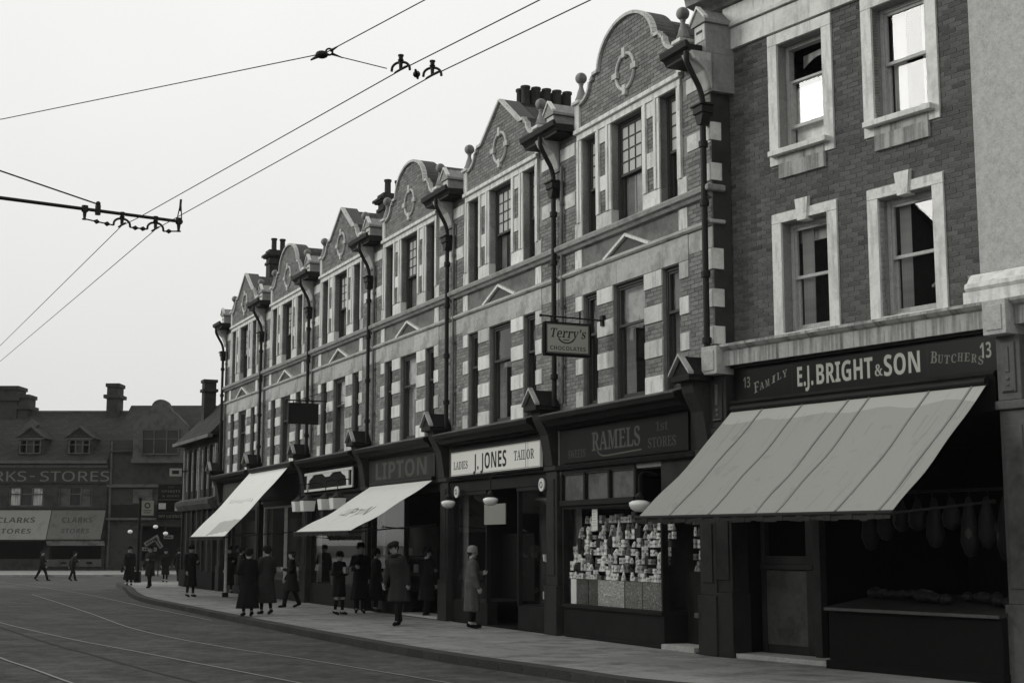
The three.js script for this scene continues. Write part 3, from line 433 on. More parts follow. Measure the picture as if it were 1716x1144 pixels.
  for (let row = 1; row < 9; row++) {
    const y = 1.105 + (row - 1) * 0.15, z = -0.135 - (row - 1) * 0.04; let x = a + 0.055 + 0.03 * r(), seen = 0;
    while (x < b - 0.2) {
      const w = 0.06 + 0.10 * r() * r() + 0.02, h = 0.07 + 0.14 * r(), k = r() < 0.5 ? 0 : r() < 0.6 ? 1 : 2, q = r(), mi = q < 0.42 ? 0 : q < 0.62 ? 1 : q < 0.72 ? 2 : q < 0.86 ? 3 : 4;
      { const tone = ['white', 'pale', 'grey', 'dim', 'black'][mi], shelf = ['lowest', 'second', 'third', 'fourth', 'fifth', 'sixth', 'seventh', 'topmost'][row - 1], nth = ORD[seen++]; const o = new THREE.Mesh(shapes[k], pk[mi]); o.name = numbered(['packet', 'sweet_jar', 'paper_cone'][k]); o.scale.set(w, h, k === 0 ? 0.06 + 0.05 * r() : w); const lx = x + w / 2, lz = z + (r() - 0.5) * 0.02; const P = atT(2.68 - lx, y + 0.001, lz); o.receiveShadow = true; o.position.set(...P); o.rotation.set(0, yawT + (r() - 0.5) * 1.1, (r() - 0.5) * (r() < 0.12 ? 0.4 : 0.05), 'YXZ'); o.castShadow = o.receiveShadow = true; o.userData = { label: `${tone} ${['packet', 'sweet jar', 'paper cone'][k]}, ${nth} from the left on the ${shelf} shelf of the sweet shop window`, category: ['packet', 'jar', 'paper cone'][k], group: 'goods crowding the sweet shop window' }; scene.add(o); }
      x += w * 0.95 + 0.004 + (r() < 0.12 + row * 0.03 ? 0.2 : 0.03) * r();
    }
  }
  { // more goods on a little show stand in the lobby
    const st = thing('show_stand', 'dark stepped stand of goods in the sweet shop lobby', 'stand', atT(0, 0, 0), yawT), x0 = -1.5, x1 = -0.78; const s = mb(); s.box(x0, x1, 0.1, 1.3, -0.72, -0.42).box(x0, x1, 1.3, 2.3, -0.76, -0.72); for (let k = 1; k < 5; k++) s.box(x0, x1, 1.28 + k * 0.2, 1.295 + k * 0.2, -0.73, -0.5); s.build('stand_frame', M.wood, st);
    for (let k = 0; k < 5; k++) { let x = x0 + 0.03, seen = 0; while (x < x1 - 0.1) { const w = 0.07 + 0.06 * r(), h = 0.09 + 0.09 * r(), kk = r() < 0.5 ? 0 : r() < 0.6 ? 1 : 2, mi = Math.floor(r() * 4); const o = new THREE.Mesh(shapes[kk], pk[mi]); o.name = numbered(['packet', 'sweet_jar', 'paper_cone'][kk]); o.scale.set(w, h, 0.07); o.position.set(...atT(-(x + w / 2), 1.301 + k * 0.2 - (k ? 0.005 : 0), -0.56)); o.rotation.y = yawT + (r() - 0.5) * 0.6; o.castShadow = o.receiveShadow = true; o.userData = { label: `${['white', 'pale', 'grey', 'dim'][mi]} ${['packet', 'sweet jar', 'paper cone'][kk]}, ${ORD[seen++]} from the left on the ${['lowest', 'second', 'third', 'fourth', 'topmost'][k]} step of the lobby stand`, category: ['packet', 'jar', 'paper cone'][kk], group: 'goods on the lobby stand' }; scene.add(o); x += w + 0.01 + 0.03 * r(); } }
  }
  { const o = board('price_ticket', scene, X(4.32), X(4.11), 2.02, 2.42, -0.085, -0.075, canvasTex(64, 128, (x, w, h) => { x.fillStyle = '#dcdcd6'; x.fillRect(0, 0, w, h); x.fillStyle = '#8a8a86'; for (let i = 0; i < 6; i++) x.fillRect(10, 18 + i * 16, 30 + (i * 17) % 15, 3); }), 0.8); o.position.set(...at0); o.rotation.y = yawT; o.userData = { label: 'tall white ticket hanging high in the sweet shop window', category: 'ticket' }; }
  // lobby: pale step, dark door and side wall
  mb().cbox(b + 0.02, X(0.56), 0.0, 0.09, -1.2, 0.06).build('doorstep', M.stoneB, t);
  { const d = mb().box(b, X(0.5), 0.09, 2.5, -1.32, -1.24).box(b, X(0.5), 2.5, 3.2, -1.3, 0.0).cbox(b + 0.1, X(0.6), 0.2, 1.0, -1.245, -1.21).build('shop_door', M.woodMid, t); mb().ball([b + 0.25, 1.1, -1.19], 0.04).build('door_knob', M.fat, d); }
  mb().cbox(X(0.42), X(0.30), 0.58, 0.66, 0.09, 0.13).build('boot_scraper_plate', M.lead, t);
}
{ // house 1: the tailor
  const t = houses[1], X = Hx(1);
  const s = thing('shop_sign', 'white lit-up looking sign board lettered for J. Jones ladies tailor', 'sign', atT(8.38, 0, 0), yawT); s.userData.label = 'white sign board with black letters J. JONES, ladies tailor';
  board('sign_face', s, -2.42, 2.30, 3.30, 3.84, 0.10, 0.16, canvasTex(1400, 170, (x, w, h) => {
    x.fillStyle = '#d8d8d2'; x.fillRect(0, 0, w, h); grime(x, w, h, 8, 700, 90, 0.14); x.strokeStyle = '#a2a29c'; x.lineWidth = 6; x.strokeRect(6, 6, w - 12, h - 12);
    text(x, 'LADIES', 170, 98, 76, 250, 'serif', '#151514'); text(x, 'J. JONES', 660, 88, 150, 520, 'sans-serif', '#121211'); text(x, 'TAILOR', 1170, 80, 88, 290, 'serif', '#171716');
    x.fillStyle = '#4a4a48'; x.fillRect(1195, 4, 7, 160); x.fillRect(1228, 4, 4, 160);
  }));
  mb().cbox(-2.46, 2.34, 3.26, 3.30, 0.06, 0.18, 0.008).cbox(-2.46, 2.34, 3.84, 3.88, 0.06, 0.18, 0.008).build('sign_frame', M.wood, s);
  const a = X(11.2), b = X(6.0), d0 = X(9.2), d1 = X(7.6);
  mb().box(a, d0, 0.02, 0.5, -0.3, -0.06).build('stall_riser', M.wood, t); mb().box(d1, b, 0.02, 0.5, -0.3, -0.06).build('stall_riser', M.wood, t);
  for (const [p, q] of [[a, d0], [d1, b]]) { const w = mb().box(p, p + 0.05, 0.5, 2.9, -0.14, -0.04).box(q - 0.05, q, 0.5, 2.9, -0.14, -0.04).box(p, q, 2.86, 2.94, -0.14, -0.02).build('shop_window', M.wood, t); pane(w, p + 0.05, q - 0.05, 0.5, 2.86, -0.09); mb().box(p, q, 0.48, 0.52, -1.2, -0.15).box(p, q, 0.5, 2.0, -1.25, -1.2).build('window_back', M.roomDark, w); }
  mb().box(d0, d1, 0.02, 2.6, -1.4, -1.33).cbox(d0 + 0.2, d1 - 0.2, 0.9, 2.3, -1.33, -1.31).build('shop_door', M.woodMid, t);
  mb().box(a, b, 2.94, 3.2, -0.2, 0.0).build('window_head', M.wood, t);
  const r = rng(31); // small pale goods in the right-hand window
  for (let i = 0; i < 11; i++) { const u = 7.45 - 0.095 * i, y = 0.55 + 1.25 * r(); const g = thing('boot', `small pale boot on show in the dark tailor window, ${ORD[i]} from the left`, 'boot', atT(u, y, -0.35 - 0.5 * r()), yawT + r() * 3, 'boots on show beside the tailor door'); mb().ball([0, 0.035, 0.03], 0.05, 0.75, 0.7, 1.6, 10, 8).rod([0, 0.03, -0.03], [0, 0.17, -0.04], 0.045, 0.05, 10).build('boot_upper', i % 2 ? M.white : M.blindDim, g); mb().cbox(-0.04, 0.04, -0.005, 0.006, -0.08, 0.115, 0.004).build('sole', M.black, g); }
  const po = board('poster', scene, -0.56, 0.56, 2.18, 2.62, -0.02, 0.0, canvasTex(256, 110, (x, w, h) => { x.fillStyle = '#84847e'; x.fillRect(0, 0, w, h); grime(x, w, h, 5, 260, 60, 0.25); }), 0.8); po.position.set(...atT(8.55, 0, 0.06)); po.rotation.y = yawT; po.userData = { label: 'pale grey notice hanging under the white tailor sign', category: 'notice' };
  for (const [u, h, l] of [[10.55, 2.94, 'oval enamel plate left under the white tailor sign'], [6.09, 2.94, 'oval enamel plate right under the white tailor sign']]) { const e = thing('enamel_plate', l, 'plate', atT(u, h, 0.12), yawT); mb().geo(new THREE.CylinderGeometry(0.125, 0.125, 0.03, 24), new THREE.Matrix4().makeScale(1, 1.05, 1).multiply(new THREE.Matrix4().makeRotationX(Math.PI / 2))).build('plate', M.white, e); mb().geo(new THREE.TorusGeometry(0.055, 0.012, 6, 20), T4(0, 0, 0.014)).build('emblem', M.lead, e); }
}
{ // house 2: the shop with the shallow awning
  const t = houses[2], X = Hx(2);
  board('sign_board', t, X(16.9), X(12.1), 3.30, 4.0, 0.02, 0.05, canvasTex(1200, 190, (x, w, h) => { x.fillStyle = '#22221f'; x.fillRect(0, 0, w, h); const r = rng(9); for (let i = 0; i < 240; i++) { const v = 40 + r() * 40 | 0; x.fillStyle = `rgba(${v},${v},${v - 3},.35)`; x.fillRect(r() * w, 0, 1 + r() * 4, h); } text(x, 'LIPTON', 600, 96, 165, 980, 'sans-serif', '#4a4a45'); }));
  const a = X(16.85), b = X(11.75), m1 = X(14.3);
  mb().box(a, b, 3.0, 3.2, -0.2, 0.0).build('window_head', M.wood, t); mb().box(a, m1, 0.02, 0.6, -0.25, -0.04).build('stall_riser', M.wood, t);
  const w = mb().box(a, a + 0.05, 0.6, 3, -0.14, -0.02).box(m1 - 0.05, m1, 0.02, 3, -0.14, -0.02).box(a, m1, 2.95, 3, -0.14, -0.021).build('shop_window', M.wood, t); mb().box(b - 0.06, b, 0.02, 3, -0.14, -0.02).build('door_jamb', M.wood, t); pane(w, a + 0.05, m1 - 0.05, 0.6, 3, -0.08);
  mb().box(a, m1, 0.58, 0.62, -0.9, -0.15).box(a, m1, 0.6, 2.2, -0.95, -0.9).build('window_back', M.woodMid, w);
  mb().box(m1, b, 0.02, 0.07, -0.5, 0.12).build('doorstep', M.stoneB, t);
  const r = rng(66); for (const [k, nm] of [[0, 'bottom'], [1, 'middle'], [2, 'top']]) mb().box(a + 0.06, m1 - 0.06, 0.6 + k * 0.42, 0.62 + k * 0.42, -0.7, -0.2).build('shelf', M.wood, w);
  for (let i = 0; i < 18; i++) { const k = Math.floor(i / 6), u = 16.6 - (i % 6) * 0.36 - 0.15 * r(), y = 0.622 + k * 0.42; const g = thing('tin', `pale tin in the grocer window, ${ORD[i % 6]} from the left on the ${['bottom', 'middle', 'top'][k]} shelf`, 'tin', atT(u, y, -0.3 - 0.25 * r()), yawT, 'tins in the grocer window'); mb().rod([0, 0, 0], [0, 0.2, 0], 0.07, 0.07, 12).build('tin_body', [M.blindDim, M.fat, M.curtainDim][i % 3], g); mb().rod([0, 0.2, 0], [0, 0.215, 0], 0.073, 0.073, 12).build('lid', M.lead, g); }
}
{ // house 3: framed sign and four square lanterns
  const t = houses[3], X = Hx(3);
  const s = thing('shop_sign', 'black glass sign in a pale bracketed frame beside the shallow awning', 'sign', atT(20.3, 0, 0), yawT);
  mb().box(-2.35, 2.35, 3.3, 3.9, 0.08, 0.13).build('sign_face', M.black, s);
  { const m = mb(); m.cbox(-2.3, 2.3, 3.80, 3.88, 0.1, 0.17).cbox(-2.3, 2.3, 3.31, 3.38, 0.1, 0.17).cbox(-2.05, -1.92, 3.38, 3.8, 0.1, 0.165).cbox(1.78, 1.95, 3.38, 3.8, 0.1, 0.165).cbox(2.24, 2.3, 3.38, 3.8, 0.1, 0.163); for (const q of [-1, 1]) { const x0 = q < 0 ? -1.92 : 1.78; m.prism([[x0, 3.8], [x0 - q * 0.55, 3.8], [x0 - q * 0.36, 3.72], [x0 - q * 0.12, 3.66], [x0, 3.55]], 0.1, 0.16); } m.prism([[-0.5, 3.8], [-0.2, 3.7], [0.2, 3.7], [0.5, 3.8]], 0.1, 0.16); m.build('sign_frame', M.white, s); }
  const a = X(22.5), b = X(17.5); mb().box(a, b, 0.02, 0.6, -0.25, -0.06).build('stall_riser', M.wood, t); mb().box(a, b, 2.98, 3.2, -0.2, 0).build('window_head', M.wood, t); const w = mb().box(a, a + 0.05, 0.6, 2.98, -0.14, -0.04).box(b - 0.05, b, 0.6, 2.98, -0.14, -0.04).box(a, b, 2.93, 2.98, -0.14, -0.041).build('shop_window', M.wood, t); pane(w, a + 0.05, b - 0.05, 0.6, 2.98, -0.09); mb().box(a, b, 0.58, 0.62, -0.9, -0.15).box(a, b, 0.6, 2.2, -0.95, -0.9).build('window_back', M.roomDark, w);
  ['farthest of the four pale square lanterns in a row', 'second farthest of the four pale square lanterns', 'third of the four pale square lanterns along the row', 'nearest of the four pale square lanterns, over the awning edge'].forEach((l, i) => { const g = thing('lantern', l, 'lantern', atT([21.79, 20.93, 19.17, 18.08][i], 2.88, 0.55), yawT, 'square lanterns along the shop front'); const m = mb(); m.hexa([[-0.16, -0.17, 0.16], [0.16, -0.17, 0.16], [0.16, -0.17, -0.16], [-0.16, -0.17, -0.16], [-0.19, 0.13, 0.19], [0.19, 0.13, 0.19], [0.19, 0.13, -0.19], [-0.19, 0.13, -0.19]]); m.build('lamp_glass', M.milk, g); mb().cbox(-0.2, 0.2, 0.13, 0.16, -0.2, 0.2, 0.01).lathe([[0.19, 0.16], [0.1, 0.24], [0.05, 0.3], [0, 0.3]], [0, 0, 0], 4).rod([0, 0.28, 0], [0, 0.62, 0], 0.014).tube([[0, 0.62, 0], [0, 0.66, -0.2], [0, 0.6, -0.55]], 0.014, 6).build('lamp_cap', M.iron, g); });
}
for (const n of [4, 5]) { const t = houses[n], a = -HW + 0.3, b = 2.3; mb().box(a, b, 0.02, 0.6, -0.25, -0.06).build('stall_riser', M.wood, t); mb().box(a, b, 2.98, 3.2, -0.2, 0).build('window_head', M.wood, t); const w = mb().box(a, a + 0.05, 0.6, 2.98, -0.14, -0.04).box(b - 0.05, b, 0.6, 2.98, -0.14, -0.04).box(0, 0.05, 0.6, 2.98, -0.14, -0.04).box(a, b, 2.93, 2.98, -0.14, -0.041).build('shop_window', n === 4 ? M.white : M.woodMid, t); pane(w, a + 0.05, 0, 0.6, 2.98, -0.09); pane(w, 0.05, b - 0.05, 0.6, 2.98, -0.09); mb().box(a, b, 0.58, 0.62, -0.9, -0.15).box(a, b, 0.6, 2.6, -0.95, -0.9).build('window_back', M.woodMid, w); }
board('sign_board', houses[5], -2.5, 2.2, 3.34, 3.96, 0.02, 0.05, canvasTex(512, 80, (x, w, h) => { x.fillStyle = '#33332f'; x.fillRect(0, 0, w, h); const r = rng(19); for (let i = 0; i < 10; i++) { x.fillStyle = '#4a4a45'; x.fillRect(60 + i * 40, 18, 8 + r() * 16, 40); } }));

// globe lamps in front of the shops
for (const [u, h, v, l, s] of [[10.12, 2.67, 0.5, 'milk glass lamp on the pillar left of the tailor', 0.7], [7.77, 2.67, 0.5, 'milk glass lamp in the middle under the white tailor sign', 0.7], [1.77, 2.44, 0.35, 'milk glass lamp in front of the sweet shop lobby', 0.8]]) {
  const g = thing('shop_lamp', l, 'lamp', atT(u, h, v), yawT); mb().lathe([[0, -0.16], [0.1, -0.15], [0.18, -0.1], [0.225, -0.02], [0.225, 0.04], [0.16, 0.075], [0.07, 0.09], [0, 0.09]].map(([a, b]) => [a * s, b * s]), [0, 0, 0], 20).build('lamp_shade', M.milk, g);
  mb().lathe([[0, 0.09], [0.075, 0.09], [0.06, 0.16], [0.03, 0.2], [0, 0.2]], [0, 0, 0], 12).rod([0, 0.18, 0], [0, 0.5, 0], 0.014).tube([[0, 0.5, 0], [0, 0.56, -0.12], [0, 0.52, -v]], 0.014).build('lamp_stem', M.iron, g);
}
// hanging signs
{ const g = thing('hanging_sign', 'pale hanging chocolate sign with a smiling curve on an iron bracket', 'sign', atT(3.62, 5.2, 0.02), yawT + Math.PI / 2);
  // local x runs along the wall's normal reversed: build from the wall outwards at -x
  const tex = canvasTex(640, 440, (x, w, h) => { x.fillStyle = '#9c9c94'; x.fillRect(0, 0, w, h); grime(x, w, h, 12, 900, 60, 0.22); x.strokeStyle = '#32322f'; x.lineWidth = 12; x.strokeRect(10, 10, w - 20, h - 20); text(x, "Terry's", 315, 140, 190, 540, 'serif', '#2b2b28', { style: 'italic' }); x.strokeStyle = '#2e2e2b'; x.lineWidth = 22; x.beginPath(); x.arc(300, 150, 135, 0.5, Math.PI - 0.5); x.stroke(); x.fillStyle = '#34342f'; x.fillRect(250, 232, 90, 14); text(x, 'CHOCOLATES', 320, 365, 84, 540, 'sans-serif', '#45453f'); });
  board('sign_panel', g, -1.22, -0.33, 0.05, 0.60, -0.045, 0.045, tex);
  const m = mb(); m.cbox(-1.25, -0.30, 0.0, 0.05, -0.06, 0.06, 0.01).cbox(-1.25, -0.30, 0.60, 0.63, -0.06, 0.06, 0.01).cbox(-0.33, -0.29, 0.05, 0.60, -0.06, 0.06, 0.01).cbox(-1.26, -1.22, 0.05, 0.60, -0.06, 0.06, 0.01); m.build('sign_frame', M.black, g);
  const b = mb(); b.rod([0, 0.72, 0], [-1.3, 0.74, 0], 0.016); b.ball([-1.31, 0.74, 0], 0.03); b.rod([-0.5, 0.62, 0], [-0.5, 0.74, 0], 0.012); b.rod([-1.1, 0.62, 0], [-1.1, 0.74, 0], 0.012); b.rod([-0.5, 0.74, 0], [-0.5, 0.86, 0], 0.02); b.cbox(-0.05, 0.02, 0.62, 0.82, -0.05, 0.05); b.build('bracket', M.iron, g);
}
{ const g = thing('hanging_sign', 'plain black hanging sign board projecting over the square lanterns', 'sign', atT(21.0, 5.26, 0.02), yawT + Math.PI / 2); mb().cbox(-1.16, -0.24, 0, 0.62, -0.05, 0.05, 0.01).build('sign_panel', M.wood, g); mb().rod([0, 0.7, 0], [-1.25, 0.7, 0], 0.02).rod([-0.4, 0.62, 0], [-0.4, 0.7, 0], 0.012).rod([-1.0, 0.62, 0], [-1.0, 0.7, 0], 0.012).rod([0, 1.0, 0], [-0.9, 0.7, 0], 0.01).build('bracket', M.iron, g); }

// ───────────────────────── awnings ─────────────────────────
function awning(label, at, x0, x1, yb, vb, yf, vf, tex, o = {}) {
  const g = thing('shop_awning', label, 'awning', at, o.yaw ?? yawT);
  const nx = 56, ny = 12, P = [], U = [], I = []; // cloth sagging a little between its fixings, with thickness
  for (const side of [1, -1]) for (let j = 0; j <= ny; j++) for (let i = 0; i <= nx; i++) { const a = i / nx, b = j / ny; const sag = -(o.sag ?? 0.05) * Math.sin(Math.PI * b) * (0.75 + 0.25 * Math.cos(a * Math.PI * 2 * (o.waves ?? 6))) + 0.017 * Math.sin(a * 23 + b * 9) * Math.sin(Math.PI * b) + 0.012 * Math.sin(a * 51 - b * 14) * b; P.push(x0 + (x1 - x0) * a, yb + (yf - yb) * b + sag + side * 0.003, vb + (vf - vb) * b + side * 0.002); U.push(a, 1 - b); }
  const R = nx + 1, S = R * (ny + 1);
  for (let j = 0; j < ny; j++) for (let i = 0; i < nx; i++) { const a = j * R + i; I.push(a, a + R, a + 1, a + 1, a + R, a + R + 1); const b = S + a; I.push(b, b + 1, b + R, b + 1, b + R + 1, b + R); }
  for (let i = 0; i < nx; i++) { const a = ny * R + i, b = S + a; I.push(a, b, a + 1, a + 1, b, b + 1); } for (let j = 0; j < ny; j++) for (const i of [0, nx]) { const a = j * R + i, b = S + a; I.push(a, a + R, b, b, a + R, b + R); }
  const geo = new THREE.BufferGeometry(); geo.setAttribute('position', new THREE.Float32BufferAttribute(P, 3)); geo.setAttribute('uv', new THREE.Float32BufferAttribute(U, 2)); geo.setIndex(I); geo.computeVertexNormals();
  const c = new THREE.Mesh(geo, new THREE.MeshStandardMaterial({ map: tex, roughness: 0.95, side: THREE.DoubleSide })); c.name = 'canvas'; c.castShadow = c.receiveShadow = true; g.add(c);
  for (const f of o.seams || []) { const m = mb(), x = x0 + (x1 - x0) * f; for (let j = 0; j < ny; j++) { const pt = (b) => { const sag = -(o.sag ?? 0.05) * Math.sin(Math.PI * b) * (0.75 + 0.25 * Math.cos(f * Math.PI * 2 * (o.waves ?? 6))) + 0.017 * Math.sin(f * 23 + b * 9) * Math.sin(Math.PI * b) + 0.012 * Math.sin(f * 51 - b * 14) * b; return [yb + (yf - yb) * b + sag + 0.002, vb + (vf - vb) * b]; }; const [ya, za] = pt(j / ny), [yc, zc] = pt((j + 1) / ny); m.hexa([[x - 0.016, ya, za], [x + 0.016, ya, za], [x + 0.016, yc, zc], [x - 0.016, yc, zc], [x - 0.014, ya + 0.012, za + 0.008], [x + 0.014, ya + 0.012, za + 0.008], [x + 0.014, yc + 0.012, zc + 0.008], [x - 0.014, yc + 0.012, zc + 0.008]]); } m.build('seam', o.seamMat || M.seamMat, g); }
  mb().rod([x0 - 0.04, yf - 0.02, vf + 0.01], [x1 + 0.04, yf - 0.02, vf + 0.01], 0.035, 0.035, 10).build('front_bar', M.wood, g);
  const v = mb(); const n = 40; for (let i = 0; i < n; i++) { const a = x0 + (x1 - x0) * i / n, b = x0 + (x1 - x0) * (i + 1) / n; v.box(a, b, yf - 0.10 - 0.02 * Math.sin(i * 0.9) * Math.sin(i * 2.3), yf - 0.02, vf + 0.03 + 0.006 * Math.sin(i * 1.9), vf + 0.036 + 0.006 * Math.sin(i * 1.9)); } v.build('valance', o.valMat || M.woodMid, g);
  for (const x of [x0 + 0.03, x1 - 0.03]) mb().rod([x, yf - 0.03, vf], [x, yf + 0.15, 0.06], 0.016).ball([x, yf + 0.15, 0.06], 0.035).build('stay', M.iron, g);
  mb().rod([x0, yb + 0.03, vb], [x1, yb + 0.03, vb], 0.06, 0.06, 12).build('roller', M.wood, g);
  return g;
}
function clothTex(w, h, v, seed, draw) { return canvasTex(w, h, (x) => { x.fillStyle = `rgb(${v},${v},${v - 4})`; x.fillRect(0, 0, w, h); const r = rng(seed); for (let i = 0; i < 5200; i++) { const c = v + (r() - 0.5) * 34 | 0; x.fillStyle = `rgba(${c},${c},${c - 3},.35)`; x.fillRect(r() * w, r() * h, 1 + r() * 3, 1 + r() * 8); } for (let i = 0; i < 60; i++) { const c = v - 30 - r() * 30 | 0; x.fillStyle = `rgba(${c},${c},${c},.12)`; x.beginPath(); x.ellipse(r() * w, r() * h, 3 + r() * 22, 2 + r() * 30, r() * 3, 0, 7); x.fill(); } draw && draw(x, w, h, r); }); }
awning('wide grey canvas awning with dark seams over the butcher shop', atB(0, 0, 0), 0.62, 5.42, 3.86, 0.12, 2.17, 2.1, clothTex(1400, 800, 143, 4, (x, w, h, r) => { x.fillStyle = 'rgba(176,176,170,.55)'; x.beginPath(); x.moveTo(0, 0); x.lineTo(w, 0); x.lineTo(w, 70); for (let i = 20; i >= 0; i--) x.lineTo(w * i / 20, 92 + 16 * Math.sin(i * 1.3) + 8 * r()); x.fill(); for (let i = 0; i < 46; i++) { const a = r() * w, b = r() * h * 0.8, l = 40 + 240 * r(); x.strokeStyle = `rgba(88,88,84,${0.06 + 0.14 * r()})`; x.lineWidth = 2 + 9 * r(); x.beginPath(); x.moveTo(a, b); x.quadraticCurveTo(a + 12 * (r() - 0.5), b + l / 2, a + 14 * (r() - 0.5), b + l); x.stroke(); } for (let i = 0; i < 90; i++) { x.strokeStyle = `rgba(200,200,195,${0.1 + 0.2 * r()})`; x.lineWidth = 1; x.beginPath(); const a = r() * w, b = r() * h; x.moveTo(a, b); x.lineTo(a + 8 + r() * 20, b + (r() - 0.5) * 8); x.stroke(); } }), { yaw: yawB, seams: [0.145, 0.32, 0.51, 0.59, 0.81, 0.955], sag: 0.06, waves: 5 });
awning('shallow pale grocer awning with faint lettering, second along from the tailor', atT(0, 0, 0), -16.5, -12.0, 3.28, 0.12, 2.06, 2.2, clothTex(900, 500, 205, 14, (x, w) => text(x, 'LIPTON', w * 0.52, 285, 110, 430, 'sans-serif', 'rgba(95,95,90,.75)')), { sag: 0.06, waves: 2 });
awning('steep white awning with a line of script at the far end of the terrace', atT(0, 0, 0), -28.6, -23.8, 4.2, 0.3, 1.98, 2.32, clothTex(900, 700, 226, 24, (x, w, h, r) => { x.strokeStyle = 'rgba(110,110,104,.8)'; x.lineWidth = 5; for (let i = 0; i < 13; i++) { const a = 190 + i * 44; x.beginPath(); x.moveTo(a, 320); x.quadraticCurveTo(a + 8, 290 + r() * 20, a + 14, 330); x.quadraticCurveTo(a + 24, 356, a + 34, 312 + r() * 18); x.stroke(); } x.fillStyle = 'rgba(140,140,134,.5)'; x.beginPath(); x.moveTo(w * 0.5, 545); x.lineTo(w, 520); x.lineTo(w, 640); x.lineTo(w * 0.45, 690); x.fill(); }), { sag: 0.05, waves: 2 });
{ const g = thing('awning_post', 'thin pale post under the steep white awning', 'post', atT(28.1, 0, 1.2), yawT); mb().rod([0, 0, 0], [0, 2.75, 0], 0.05, 0.05, 12).build('shaft', M.white, g); mb().cbox(-0.09, 0.09, 0, 0.15, -0.09, 0.09).build('base', M.wood, g); }

